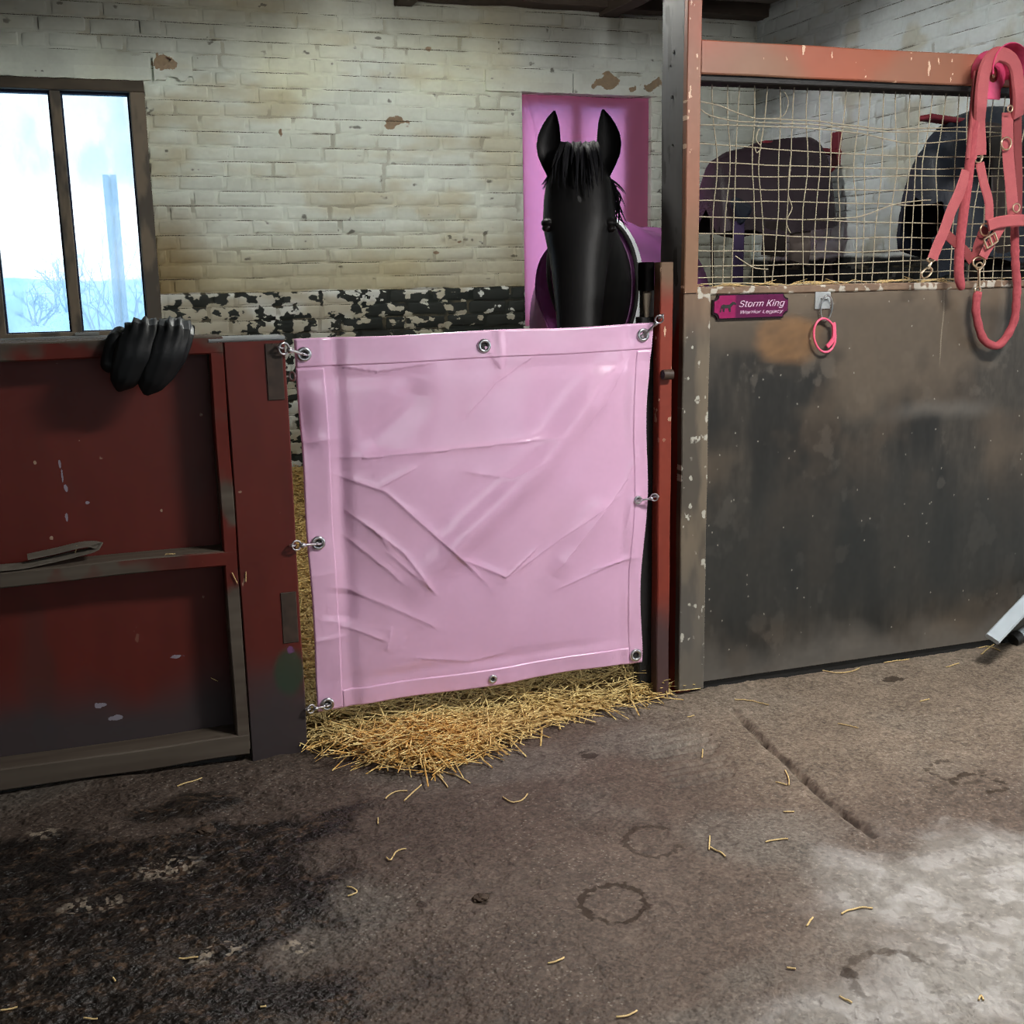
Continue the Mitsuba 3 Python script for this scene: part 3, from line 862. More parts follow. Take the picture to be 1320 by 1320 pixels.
dl = (U - .03 - (1 - V) * .42)                 # long folds running down from the top left corner
Yd += -.018 * np.exp(-(dl / .012) ** 2) * np.clip((V - .35) * 3, 0, 1) - .010 * np.exp(-((dl - .09) / .014) ** 2) * np.clip((V - .5) * 3, 0, 1)
Yd += .008 * np.exp(-((V - .985) / .01) ** 2)
n_, m_ = U.shape
ii, jj = np.meshgrid(np.arange(n_ - 1), np.arange(m_ - 1), indexing='ij')
qs = np.stack([ii * m_ + jj, (ii + 1) * m_ + jj, (ii + 1) * m_ + jj + 1, ii * m_ + jj + 1], -1).reshape(-1, 4)
add(k, (np.stack([X, YB + .040 + Yd * .6, Z], -1).reshape(-1, 3), qs), 'm_pink_sheet', True)

# ------------------------------------------------------------------ outside the windows
struct('ground', 'pale field outside with haze put into its colour')
oy = np.r_[np.linspace(YB + .3, 12, 20), np.linspace(13, 90, 24)]
ox = np.linspace(-60, 60, 61)
OX, OY = np.meshgrid(ox, oy, indexing='ij')
OZ = 0.15 + 0.016 * np.clip(OY - 8, 0, 200) ** 1.0 + (meshkit.fbm(np.stack([OX * .12, OY * .12, OX * 0], -1), 3, 3) - .5) * 1.2 * np.clip((OY - 6) / 20, 0, 1)
n_, m_ = OX.shape
ii, jj = np.meshgrid(np.arange(n_ - 1), np.arange(m_ - 1), indexing='ij')
qo = np.stack([ii * m_ + jj, (ii + 1) * m_ + jj, (ii + 1) * m_ + jj + 1, ii * m_ + jj + 1], -1).reshape(-1, 4)
add('ground', (np.stack([OX, OY, OZ], -1).reshape(-1, 3), qo), 'm_haze_field', True)


def twigs(base, h, spread, n, seed, r0):
    rn = np.random.default_rng(seed)
    out = []

    def grow(p, d, L, r, lev):
        q1 = p + d * L * .5 + rn.normal(0, .04 * L, 3)
        q2 = p + d * L + rn.normal(0, .06 * L, 3)
        out.append(tube(np.array([p, q1, q2]), [r, r * .8, r * .5], 3 if lev else 5))
        if lev >= 3:
            return
        for _ in range(rn.integers(3, 5)):
            t = rn.uniform(.35, 1)
            b = p + (q2 - p) * t
            nd = d + rn.normal(0, .55, 3)
            nd[2] = abs(nd[2]) * .8 + .15
            nd /= np.linalg.norm(nd)
            grow(b, nd, L * rn.uniform(.45, .7), r * .55, lev + 1)

    for _ in range(n):
        d = np.array([rn.normal(0, spread), rn.normal(0, spread), 1.0])
        d /= np.linalg.norm(d)
        grow(np.array(base) + np.array([rn.normal(0, .08 * h), rn.normal(0, .08 * h), -.05]), d, h * rn.uniform(.42, .6), r0, 0)
    return cat(out)


for px, py, d, h, sp, n, s, lab in ((40, 342, 20, .75, .9, 7, 1, 'low dark scrub on the rise seen in the left pane'),
                                    (62, 415, 9, .62, .6, 7, 2, 'haze-coloured bush low in the left window pane'),
                                    (150, 412, 9, .60, .7, 9, 3, 'haze-coloured bush low in the right window pane'),
                                    (128, 385, 14, 1.7, .35, 7, 4, 'tall bare haze-coloured tree left of the pole in the right pane'),
                                    (185, 385, 15, 1.4, .35, 6, 6, 'bare haze-coloured tree right of the pole at the pane edge'),
                                    (70, 330, 26, 1.6, .5, 6, 7, 'bare tree beside the mullion in the left pane')):
    b = at(px, py, d)
    k = thing('haze_bush', lab, 'bush', 'bushes outside the window')
    gz = 0.15 + 0.016 * max(d - 8, 0)
    b[2] = min(b[2], gz + .35)
    add(k, twigs(b, h, sp, n, s, .010 * d / 9), 'm_haze_tree')
k = thing('pole', 'pale upright pole outside the right window pane', 'pole')
b = at(158, 425, 7.0)
add(k + '__shaft', cat([wood(b[0] - .055, b[0] - .004, 6.95, 7.05, 0.0, 2.30, 2, 5, .001), wood(b[0] + .004, b[0] + .055, 6.95, 7.05, 0.0, 2.30, 2, 6, .001)]), 'm_pole')
add(k + '__pipe', tube([(b[0], 6.94, 0.0), (b[0], 6.94, 2.28)], .006, 8), 'm_white_pvc')

# ------------------------------------------------------------------ red partition on the left, door jamb
k = thing('stable_partition', 'dark red framed wooden partition under the left window', 'partition')
part(k, 'panel', box(-1.6, .275, .10, .118, .02, 1.26, .002), 'm_red')
part(k, 'top_rail', wood(-1.6, .300, 0, .155, 1.238, 1.287, 0, 2, .003), 'm_red_worn', 30)
part(k, 'middle_rail', wood(-1.6, .300, 0, .10, .612, .658, 0, 3, .005, .04), 'm_red_worn', 30)
part(k, 'bottom_rail', wood(-1.6, .298, 0, .10, .012, .078, 0, 4, .004), 'm_red_worn', 30)
part(k, 'stile', wood(.262, .302, .001, .10, .03, 1.285, 2, 5, .002), 'm_red_worn', 30)
part(k, 'gap_strip', wood(-1.6, .258, .03, .115, -.03, .02, 0, 6, .002), 'm_dark', 30)  # dark strip standing in for the black gap under the rail
k = thing('door_jamb', 'wide dark red board post between the partition and the pink banner', 'post')
part(k, 'board', wood(.304, .476, -.002, .11, -.02, 1.270, 2, 8, .0018, .05, .003), 'm_red', 30)
for (xa, ya, xb, yb) in ((341, 442, 367, 515), (361, 764, 385, 827)):
    a, b = at(xa, ya), at(xb, yb)
    part(k, 'strap_plate', box(a[0], b[0], -.0055, .0, b[2], min(a[2], 1.262), .0015), 'm_black_steel', label='dark steel strap plate')
top = at(330, 432)
part(k, 'cap', wood(.262, .478, -.004, .15, 1.270, 1.281, 0, 4, .001), 'm_sill', 30)

# folded webbing on the middle rail
k = thing('webbing_strap', 'folded grey webbing strap lying on the middle rail of the red partition', 'strap')
P1 = [(at(2, 737)[0] - .1, .03, .667), (at(20, 733)[0], .025, .665), (at(60, 728)[0], .035, .672), (at(105, 722)[0], .045, .684), (at(122, 715)[0], .045, .693),
      (at(124, 715)[0], .047, .702), (at(112, 713)[0], .055, .705), (at(70, 719)[0], .05, .694), (at(34, 722)[0], .045, .685)]
add(k, strap(P1, .05, .004, (0, 0, 1), 60, twist=np.tile([0, -.15, 1.0], (60, 1))), 'm_webbing', 40)

# ------------------------------------------------------------------ black padded gloves on the rail


def glove(px0, pt, pb, w, seed, lean):
    """A padded mitt folded over the rail: gathered cuff on top, a fat rounded hand hanging in front."""
    a, b = at(*pt), at(*pb)
    zt = 1.292
    # spine from behind the rail, over it, down in front
    ctrl = np.array([(a[0] + .028, .19, 1.20), (a[0] + .024, .165, 1.285), (a[0] + .018, .10, zt + .028), (a[0] + .010, .025, zt + .026), (a[0] - .002, -.030, zt - .008),
                     (a[0] * .7 + b[0] * .3, -.052, 1.245), (a[0] * .35 + b[0] * .65, -.046, 1.195), (b[0], -.026, b[2] + .006)])
    n = 54
    P = spline(ctrl, n)
    t = np.gradient(P, axis=0)
    t /= np.linalg.norm(t, axis=1, keepdims=True)
    side = np.cross(t, [0, -1.0, 0.001])
    side = np.tile(np.array([1.0, .15, lean]), (n, 1))
    side -= t * np.sum(side * t, 1, keepdims=True)
    side /= np.linalg.norm(side, axis=1, keepdims=True)
    nn = np.cross(side, t)
    s = np.linspace(0, 1, n)
    wid = np.interp(s, [0, .2, .34, .46, .56, .72, .86, .95, 1], [.040, .043, .040, .041, .050, .056, .050, .034, .008]) * w
    thk = np.interp(s, [0, .2, .34, .46, .58, .75, .9, 1], [.020, .020, .019, .022, .034, .036, .026, .006])
    m = 44
    ang = np.arange(m) * 2 * np.pi / m
    V = np.zeros((n, m, 3))
    for i in range(n):
        g = np.exp(-((s[i] - .50) / .11) ** 2) + .12
        rip = 1 + .21 * g * np.sin(ang * 11 + seed + 1.5 * np.sin(s[i] * 9 + seed)) + .03 * np.sin(ang * 3 + s[i] * 14 + seed)
        V[i] = P[i] + (np.cos(ang) * wid[i] * rip)[:, None] * side[i] + (np.sin(ang) * thk[i] * rip)[:, None] * nn[i]
    cut = int(n * .58)
    return loft(V[cut:]), loft(V[:cut + 1])


for i, (pt, pb, w, sd, lean, lab) in enumerate((((182, 425), (153, 505), 1.0, 0, .10, 'black padded glove with gathered cuff hanging over the rail, left one of the pair'),
                                               ((222, 426), (188, 510), .98, 2.4, -.05, 'black padded glove with gathered cuff hanging over the rail, right one of the pair'))):
    k = thing('padded_glove', lab, 'glove', 'padded gloves over the rail')
    body, cuff = glove(0, pt, pb, w, sd, lean)
    part(k, 'hand', body, 'm_glove', 60)
    part(k, 'cuff', cuff, 'm_glove_cuff', 60)
    if i == 0:
        a = at(150, 435)
        part(k, 'thumb', tm(hull([((a[0] + .01, .06, 1.300), .022), ((a[0] - .004, -.01, 1.285), .024), ((a[0] - .022, -.035, 1.225), .026)], 20)), 'm_glove', 60)

# ------------------------------------------------------------------ right side: tall post, rail, half-height partition
XP = 1.766
k = thing('timber_post', 'tall grey timber post with an orange painted front', 'post')
part(k, 'shaft', wood(XP + .002, XP + .060, .016, .172, -.02, 2.95, 2, 3, .002), 'm_post', 30, label='grey side of the post, red low down')
part(k, 'facing_board', wood(XP - .001, 1.8145, -.012, .015, 1.376, 2.95, 2, 4, .0012, .05, .003), 'm_orange', 30, label='orange painted facing board')
for (px, py, d, r) in ((868, 67, .075, .006), (864, 85, .085, .003), (866, 125, .09, .005), (867, 187, .09, .003)):
    q = at(px, py, d)
    r_ = CA * ((px - 660) / 1320 / FL) + CB * ((py - 660) / 1320 / FL) + CF
    p = CAM + r_ * ((XP - CAM[0]) / r_[0])
    part(k, 'bolt_hole', tube([(XP - .0015, p[1], p[2]), (XP + .004, p[1], p[2])], r, 12), 'm_dark')
k = thing('top_rail', 'orange painted timber rail above the twine net', 'rail')
part(k, 'beam', wood(1.8150, 3.76, -.010, .100, 2.050, 2.150, 0, 6, .002, .06, .004), 'm_orange', 30)
part(k, 'under_shade_strip', wood(1.8160, 3.76, .005, .098, 2.030, 2.052, 0, 8, .001, .06, .003), 'm_dark', 30, label='dark strip added for the shade under the orange rail')  # stands in for the black shade on the underside of the rail

k = thing('half_partition', 'dark scuffed half-height board partition under the twine net', 'partition')
part(k, 'panel', box(1.862, 3.765, .004, .030, .03, 1.366, .002), 'm_board')
part(k, 'edge_strip', wood(XP + .0, 1.864, -.006, .030, .012, 1.375, 2, 9, .0014, .05, .003), 'm_strip', 30, label='worn grey-brown edge strip')
part(k, 'top_batten', wood(1.815, 3.765, -.002, .085, 1.367, 1.392, 0, 7, .003, .05, .004), 'm_strip', 30)
part(k, 'foot', wood(1.80, 3.765, .02, .09, -.03, .05, 0, 5, .002), 'm_dark', 30)

k = thing('hinge_post', 'short rusty red post beside the right edge of the pink banner', 'post')
part(k, 'upright', wood(1.682, 1.728, -.004, .045, -.02, 1.475, 2, 12, .0016, .05, .003), 'm_bar', 30)
part(k, 'backing', wood(1.640, 1.700, .050, .095, -.02, 1.30, 2, 14, .002, .06, .004), 'm_dark', 30)
part(k, 'block', wood(1.650, 1.683, .040, .10, 1.385, 1.476, 2, 13, .001), 'm_black', 30)
part(k, 'wedge', tm(hull([((1.660, .06, 1.375), .009), ((1.674, .06, 1.375), .009), ((1.664, .06, 1.28), .006)], 10)), 'm_win_frame', 30)
q = at(856, 484)
part(k, 'bolt_socket', cat([tube([(q[0] - .014, -.018, q[2] + .004), (q[0] + .020, -.018, q[2] + .004)], [.0165, .0165], 18)]), 'm_black_steel', 40, label='short brown pipe socket for a door bolt')
part(k, 'socket_hole', tube([(q[0] - .0150, -.018, q[2] + .004), (q[0] - .0142, -.018, q[2] + .004)], .012, 14), 'm_dark')
k = thing('door_jamb', 'dark timber upright behind the right edge of the banner', 'post')
add(k, wood(1.69, 1.765, .110, .170, -.02, 1.40, 2, 15, .002), 'm_dark', 30)

# twine net
k = thing('twine_net', 'pale knotted twine net stretched under the orange rail', 'net')
rn = np.random.default_rng(5)
YN = .055
xs0, xs1, zb, zt = 1.818, 3.60, 1.388, 2.030
hz = [at(903, y)[2] for y in (182, 202, 221, 242, 261, 282, 301, 320, 339, 357)]


def wander(P, amp, f, seed):
    Q = np.stack([P[:, 0] * f, P[:, 2] * f, P[:, 0] * 0 + seed * 7.3], -1)
    P = P.copy()
    amp = amp * .6
    P[:, 0] += (meshkit.noise(Q, 1) - .5) * 2 * amp
    P[:, 2] += (meshkit.noise(Q, 2) - .5) * 2 * amp
    P[:, 1] += (meshkit.noise(Q, 3) - .5) * amp
    return P


for i, z in enumerate(hz):
    X = np.linspace(xs0, xs1, 90)
    slack = 0.010 * np.sin((X - xs0) * 2.1 + i) + (.020 if i < 2 else .008) * np.sin((X - xs0) * 1.5)
    Pn = wander(np.stack([X, X * 0 + YN, z - slack], -1), .006, 9, i)
    part(k, 'strand', tube(Pn, .0021, 5), 'm_rope', True)
for j in range(35):
    x = 1.838 + .0505 * j + rn.normal(0, .004)
    sway = rn.normal(0, .008)
    Z = np.linspace(zb - .002, zt + .01, 40)
    tt = (Z - zb) / (zt - zb)
    X = x + sway * np.sin(tt * 3.1) + .014 * (1 - tt) ** 2 * np.sin(j * 1.7) + .020 * np.exp(-((tt - .62) / .18) ** 2) * np.sin(j * .9 + .5)
    part(k, 'strand', tube(wander(np.stack([X, X * 0 + YN - .003, Z], -1), .0035, 14, 40 + j), .0019, 5), 'm_rope', True)
# border cords that sag below the rail, a loose tail and fraying ends
for i, (pts) in enumerate(([(903, 131), (925, 136), (955, 147), (978, 153), (1040, 155), (1090, 161), (1140, 166), (1200, 165), (1300, 163)],
                           [(903, 141), (915, 149), (960, 157), (1040, 160), (1085, 164), (1150, 170), (1220, 169), (1300, 172)],
                           [(903, 161), (960, 162), (1040, 165), (1100, 171), (1180, 185), (1240, 180), (1310, 172)],
                           [(1010, 118), (1016, 132), (1013, 145), (1004, 152), (985, 153)], [(948, 330), (958, 337), (975, 346), (990, 347)],
                           [(979, 166), (975, 180), (981, 190), (976, 197), (973, 190)], [(1020, 200), (1016, 250), (1021, 268), (1014, 285), (1019, 300)],
                           [(903, 366), (960, 365), (1020, 367), (1080, 364), (1150, 362), (1240, 359), (1310, 358)],
                           [(1040, 283), (1100, 280), (1160, 262), (1200, 258)])):
    P0 = np.array([at(*q, YN - .006) for q in pts])
    part(k, 'cord', tube(wander(spline(P0, 70), .0022, 20, 80 + i), (.0021 if i != 3 else .0014), 5), 'm_rope', True)
# hay wisps caught along the ledge
rn = np.random.default_rng(15)


def stem(p, ang, L, r, lift=0.0, bend=0.0, elev=0.0):
    d = np.array([math.cos(ang), math.sin(ang), 0])
    n = np.array([-d[1], d[0], 0])
    return [p - d * L / 2 + np.array([0, 0, -elev * L / 2]), p + n * bend * L + np.array([0, 0, lift]), p + d * L / 2 + np.array([0, 0, elev * L / 2])], r


def stems_mesh(items, sides=4):
    """Many bent straws as one mesh: each (three points, radius)."""
    ang = np.arange(sides) * 2 * np.pi / sides
    V, F, o = [], [], 0
    for P, r in items:
        P = np.asarray(P)
        t = P[2] - P[0]
        t = t / (np.linalg.norm(t) + 1e-9)
        a = np.cross(t, [0, 0, 1.0] if abs(t[2]) < .9 else [1.0, 0, 0])
        a /= np.linalg.norm(a)
        b = np.cross(t, a)
        rg = r * (np.cos(ang)[:, None] * a + .7 * np.sin(ang)[:, None] * b)
        V.append(np.concatenate([P[0] + rg, P[1] + rg, P[2] + rg]))
        for s in range(2):
            for q_ in range(sides):
                A, B = o + s * sides + q_, o + s * sides + (q_ + 1) % sides
                F += [(A, B, B + sides), (A, B + sides, A + sides)]
        o += 3 * sides
    return trimesh.Trimesh(np.concatenate(V), np.array(F), process=False)


it = []
for _ in range(80):
    x = rn.choice([rn.uniform(1.83, 3.2), rn.normal(2.75, .10), rn.normal(2.0, .08), rn.normal(2.35, .08)])
    it.append(stem(np.array([x, rn.uniform(.0, .075), 1.394 + rn.uniform(0, .008)]), rn.uniform(-.5, .5), rn.uniform(.03, .10), .0014, .002, rn.normal(0, .05), rn.normal(0, .12)))
k = thing('hay_wisps', 'hay wisps lying along the ledge below the net', 'hay', kind='stuff')
add(k, stems_mesh(it), 'm_straw_loose')

# name plaque
k = thing('name_plaque', 'magenta name plaque with notched corners and a black horse, screwed to the dark partition', 'plaque')
a, b, c_, d_ = at(919, 381), at(1015, 377), at(919, 419), at(1015, 412)
PXa, PXb, PZa, PZb = a[0], b[0], 1.290, 1.366


def plaque_poly(x0, x1, z0, z1, r):
    p = Polygon([(x0, z0), (x1, z0), (x1, z1), (x0, z1)])
    for cx, cz in ((x0, z0), (x1, z0), (x1, z1), (x0, z1)):
        t = np.linspace(0, 2 * np.pi, 29)[:-1]
        p = p.difference(Polygon(np.stack([cx + r * np.cos(t), cz + r * np.sin(t)], -1)))
    return p


part(k, 'back', extrude_xz(plaque_poly(PXa - .003, PXb + .001, PZa - .004, PZb + .003, .018), -.0045, .003), 'm_plaque_back')
part(k, 'face', extrude_xz(plaque_poly(PXa + .002, PXb - .002, PZa + .001, PZb - .001, .019), -.0075, -.0045), 'm_plaque')


def lettering(text, h, x, z, shear, w):
    t = meshkit.text_mesh(text, h, .0012)
    v = np.array(t.vertices)
    v[:, 0] += v[:, 1] * shear
    v[:, 0] *= w / (v[:, 0].max() - v[:, 0].min())
    return trimesh.Trimesh(np.stack([x + v[:, 0], -.0075 - v[:, 2], z + v[:, 1]], -1), t.faces, process=False)


LX = PXa + (PXb - PXa) * .32
part(k, 'lettering', lettering('Storm King', .021, LX, PZa + .036, .35, (PXb - PXa) * .62), 'm_letter', label='silver script name')
part(k, 'lettering', lettering('Warrior Legacy', .011, LX + .004, PZa + .014, .3, (PXb - PXa) * .58), 'm_letter', label='smaller silver second line')
hp = np.array([(.05, .10), (.10, .12), (.12, .42), (.22, .45), (.24, .15), (.28, .12), (.32, .46), (.55, .46), (.60, .12), (.66, .10), (.66, .48), (.72, .58), (.84, .78), (.98, .74), (.99, .84), (.88, .96), (.80, .98),
               (.70, .84), (.60, .72), (.40, .70), (.24, .76), (.14, .66), (.10, .44)])
hx, hz_ = PXa + .020 + hp[:, 0] * .062, PZa + .018 + hp[:, 1] * .036
part(k, 'horse_emblem', extrude_xz(Polygon(np.stack([hx, hz_], -1)).buffer(.0006), -.009, -.0075), 'm_dark', label='black horse silhouette')

# tie ring with a pink loop
k = thing('tie_ring', 'galvanised plate with a hanging steel ring on the dark partition', 'tie ring')
q0, q1 = at(1051, 376), at(1070, 398)
part(k, 'plate', box(q0[0], q1[0], -.001, .006, q1[2], q0[2], .0008), 'm_galv')
cx = (q0[0] + q1[0]) / 2 + .003
part(k, 'staple', ring_tube((cx, -.004, q1[2] + .036), (1, 0, 0), (0, -1, 0), .010, .0028), 'm_galv', True)
qr = at(1063, 397)
part(k, 'ring', ring_tube((qr[0], -.010, qr[2]), (1, 0, 0), (0, -.12, 1), .0225, .0032, R2=.043), 'm_steel', True)
k = thing('tie_loop', 'pink rubber loop hanging from the steel tie ring', 'loop')
ql = at(1059, 432)
part(k, 'band', ring_tube((ql[0], -.018, ql[2]), (.96, 0, .28), (-.28, 0, .96), .042, .0042, R2=.058, n=40), 'm_pink_rubber', True)
part(k, 'tab', strap([at(1074, 416, -.018), at(1075, 432, -.020), at(1066, 447, -.018)], .015, .009), 'm_pink_rubber', 40)

# ------------------------------------------------------------------ pink hook, head collar and lead rope
k = thing('tack_hook', 'pink plastic tack hook screwed to the orange rail', 'hook')
c0 = at(1281, 99, -.012)
t_ = np.linspace(0, 2 * np.pi, 41)[:-1]
disc = Polygon(np.stack([c0[0] + .044 * np.cos(t_), c0[2] + .052 * np.sin(t_)], -1)).difference(Polygon(np.stack([c0[0] - .008 + .020 * np.cos(t_), c0[2] + .006 + .026 * np.sin(t_)], -1)))
part(k, 'plate', extrude_xz(disc, -.019, -.013), 'm_pink_plastic')
part(k, 'tab', box(c0[0] - .045, c0[0] + .03, -.018, -.013, c0[2] - .075, c0[2] - .04, .002), 'm_pink_plastic')
th = np.radians(np.linspace(-14, 194, 50))
arc = []
ca_ = at(1289, 92, -.07)
Rr = .072
for yy, rr in ((-.014, 1.0), (-.10, 1.0), (-.125, 1.10), (-.128, 1.06), (-.10, .955), (-.014, .955)):
    arc.append(np.stack([ca_[0] + Rr * rr * np.cos(th), 0 * th + yy, ca_[2] + Rr * 1.05 * rr * np.sin(th)], -1))
arch = loft(np.array(arc).transpose(1, 0, 2))
part(k, 'arch', arch, 'm_pink_plastic', 40)
part(k, 'screw', ball((c0[0] - .004, -.014, c0[2] + .006), (.009, .006, .012)), 'm_brass', True)


def pp(lst, d):
    return [at(*q, d) for q in lst]


k = thing('lead_rope', 'thick fleecy coral lead rope looped down from the pink hook', 'rope')
YL = -.075
rope1 = pp([(1262, 92), (1257, 130), (1253, 180), (1248, 230), (1242, 275), (1237, 320), (1236, 350), (1240, 373)], YL - .01)
part(k, 'rope', tube(spline(rope1, 60), np.r_[np.full(55, .0165), .0165, .0165, .016, .0145, .010], 12), 'm_fleece', True)
rope2 = pp([(1306, 95), (1308, 150), (1308, 220), (1308, 290), (1309, 340), (1311, 375), (1309, 405), (1300, 430), (1284, 446), (1270, 440), (1261, 418), (1258, 395), (1261, 376)], YL + .03)
P2 = spline(rope2, 120)
w2 = .0145 * (1 + .06 * np.sin(np.arange(120) * 1.3))
part(k, 'rope', tube(P2, w2, 12), 'm_fleece', True)
e = at(1260, 378, YL + .03)
part(k, 'ring', ring_tube(e + np.array([0, 0, .010]), (1, 0, 0), (0, 0, 1), .012, .0028), 'm_brass', True)
c1, c2 = at(1262, 371, YL + .03), at(1262, 346, YL + .03)
part(k, 'snap_clip', cat([tube([c1, c1 * .4 + c2 * .6, c2], [.0045, .0045, .006], 10), ring_tube(c2 + np.array([0, 0, .008]), (1, 0, 0), (0, 0, 1), .013, .0032)]), 'm_brass', True)

k = thing('head_collar', 'coral padded head collar with brass fittings hanging from the pink hook', 'head collar')
YH = -.06
top = [(1263, 200), (1262, 170), (1264, 130), (1267, 100), (1274, 80), (1287, 70), (1300, 74), (1309, 88), (1312, 110), (1311, 150)]
TP = np.array([at(*q, YH - (.052 if 1 < i < 9 else .02)) for i, q in enumerate(top)])
TPs = spline(TP, 70)
nrm = np.tile([0.0, -1.0, 0.0], (70, 1))
part(k, 'crown_strap', strap(TP, .050, .016, n=70), 'm_coral', 40, label='wide padded crown strap')
part(k, 'crown_strap', strap(pp([(1262, 92), (1259, 130), (1256, 170), (1252, 205)], YH - .03), .042, .012), 'm_coral', 40)
part(k, 'ring', ring_tube(at(1261, 203, YH - .02), (1, 0, .1), (-.1, 0, 1), .017, .0030, R2=.016), 'm_brass', True)
part(k, 'cheek_strap', strap(pp([(1263, 210), (1268, 235), (1275, 265), (1275, 284)], YH - .02), .036, .007), 'm_coral', 40)
part(k, 'throat_strap', strap(pp([(1246, 220), (1238, 245), (1226, 272), (1216, 300), (1208, 318), (1202, 334)], YH - .035), .042, .007), 'm_coral', 40)
part(k, 'throat_strap', strap(pp([(1220, 302), (1232, 313), (1244, 324), (1253, 337)], YH - .02), .034, .006), 'm_coral_dark', 40)
part(k, 'nose_strap', strap(pp([(1274, 291), (1290, 286), (1310, 284), (1345, 284)], YH - .055), .040, .008), 'm_coral', 40)
part(k, 'chin_strap', strap(pp([(1292, 289), (1283, 305), (1272, 322), (1267, 332)], YH - .04), .038, .007), 'm_coral', 40)
part(k, 'chin_strap', strap(pp([(1270, 293), (1264, 308), (1260, 320), (1258, 336)], YH - .01), .040, .006), 'm_coral_dark', 40)
part(k, 'cheek_strap', strap(pp([(1299, 145), (1299, 190), (1303, 240), (1306, 276)], YH - .02), .048, .007), 'm_coral', 40)
part(k, 'cheek_strap', strap(pp([(1312, 140), (1312, 190), (1313, 240), (1312, 276)], YH + .0), .034, .007), 'm_coral_dark', 40)
part(k, 'ring', ring_tube(at(1297, 185, YH - .035), (1, 0, .2), (-.2, 0, 1), .020, .0030), 'm_brass', True)
part(k, 'ring', ring_tube(at(1310, 268, YH - .05), (1, 0, .2), (-.2, 0, 1), .014, .0028), 'm_brass', True)
part(k, 'ring', ring_tube(at(1270, 296, YH - .03), (1, 0, .2), (-.2, 0, 1), .020, .0030), 'm_brass', True)
part(k, 'ring', ring_tube(at(1302, 140, YH - .05), (1, 0, .2), (-.2, 0, 1), .010, .0026), 'm_brass', True)
bq = at(1277, 310, YH - .055)
u_, v_ = np.array([.82, 0, .45]), np.array([-.45, 0, .82])
bk = []
for sx, sy, ex, ey in ((-1, -1, 1, -1), (1, -1, 1, 1), (1, 1, -1, 1), (-1, 1, -1, -1), (0, -1, 0, 1)):
    bk.append(tube([bq + u_ * .026 * sx + v_ * .018 * sy, bq + u_ * .026 * ex + v_ * .018 * ey], .0036, 8))
part(k, 'buckle', cat(bk), 'm_brass', True)
part(k, 'ring', ring_tube(at(1262, 338, YH - .03), (1, 0, 0), (0, 0, 1), .026, .0034, R2=.018), 'm_brass', True)
sc = at(1198, 343, YH - .035)
part(k, 'snap_clip', cat([ring_tube(sc + np.array([.006, 0, .022]), (1, 0, 0), (0, 0, 1), .016, .0034, R2=.008), tube([sc + np.array([.006, 0, .012]), sc + np.array([-.004, 0, -.010])], .005, 8),
                          ring_tube(sc + np.array([-.010, 0, -.022]), (1, 0, .6), (-.6, 0, 1), .020, .0036, R2=.012)]), 'm_brass', True)

# ------------------------------------------------------------------ saddles under covers on wall racks


def saddle(label, cover, xa, xb, yc, prof, bottom, seed):
    """A covered saddle lying along x: arched in section, its outline taken along the arm."""
    k = thing('covered_saddle', label, 'saddle', 'covered saddles on the wall racks')
    n, m = 46, 36
    xs = np.linspace(0, 1, n)
    zt = np.interp(xs, *zip(*prof))
    zb = np.interp(xs, *zip(*bottom))
    V = np.zeros((n, m, 3))
    for i in range(n):
        H = zt[i] - zb[i]
        w = .20 * (H / .45) ** .5
        th = np.linspace(-1, 1, m // 2)
        out = np.stack([np.sign(th) * np.abs(th) ** .8 * w, zt[i] - H * np.abs(th) ** 2.4], -1)
        inn = out[::-1] * [.90, 1] - [0, 0.014]
        inn[:, 1] = np.maximum(inn[:, 1], zb[i] + .002)
        sec = np.vstack([out, inn])
        X = xa + (xb - xa) * xs[i]
        V[i] = np.stack([np.full(m, X), yc + sec[:, 0], sec[:, 1]], -1)
    d = meshkit.fbm(V * np.array([5, 9, 3]) + seed, 3, 2) - .5
    V[..., 1] += d * .05
    V[..., 2] += (meshkit.fbm(V * 6 + seed, 3, 7) - .5) * .03
    part(k, 'cover', loft(V), cover, 50)
    return k


S1 = dict(xa=at(912, 250, 2.08)[0], xb=at(1065, 250, 2.08)[0])
fz = lambda px, py, d: at(px, py, d)[2]
prof = [((px - 912) / 153, fz(px, py, 2.0)) for px, py in ((912, 250), (914, 222), (920, 203), (938, 193), (960, 188), (978, 180), (992, 176), (1015, 175), (1036, 174), (1046, 178), (1054, 192), (1060, 220), (1065, 262))]
botm = [((px - 912) / 153, fz(px, py, 1.9)) for px, py in ((912, 300), (925, 296), (950, 298), (975, 306), (1000, 300), (1040, 296), (1065, 292))]
k1 = saddle('dark maroon covered saddle on the rack behind the left half of the net', 'm_cover_maroon', S1['xa'], S1['xb'], 2.10, prof, botm, 3)
part(k1, 'girth_strap', strap([at(953, 285, 1.88), at(952, 330, 1.88), at(950, 385, 1.88)], .060, .006), 'm_purple_web', 40, label='purple hanging girth strap')
part(k1, 'girth_strap', strap([at(917, 280, 1.92), at(918, 330, 1.92), at(919, 380, 1.92)], .018, .006), 'm_leather', 40)
part(k1, 'girth_strap', strap([at(1000, 285, 1.90), at(998, 310, 1.90), at(996, 330, 1.90)], .14, .008), 'm_leather', 40)
part(k1, 'saddle_cloth', cat([strap([at(1030, 285, 1.93), at(1031, 320, 1.93), at(1028, 338, 1.93)], .13, .008)]), 'm_tan_cloth', 40, label='greyish brown saddle cloth corner')
part(k1, 'saddle_pocket', tm(hull([(at(948, 262, 1.86), .03), (at(962, 270, 1.86), .03), (at(955, 284, 1.86), .02)], 14)), 'm_cover_navy', 40)


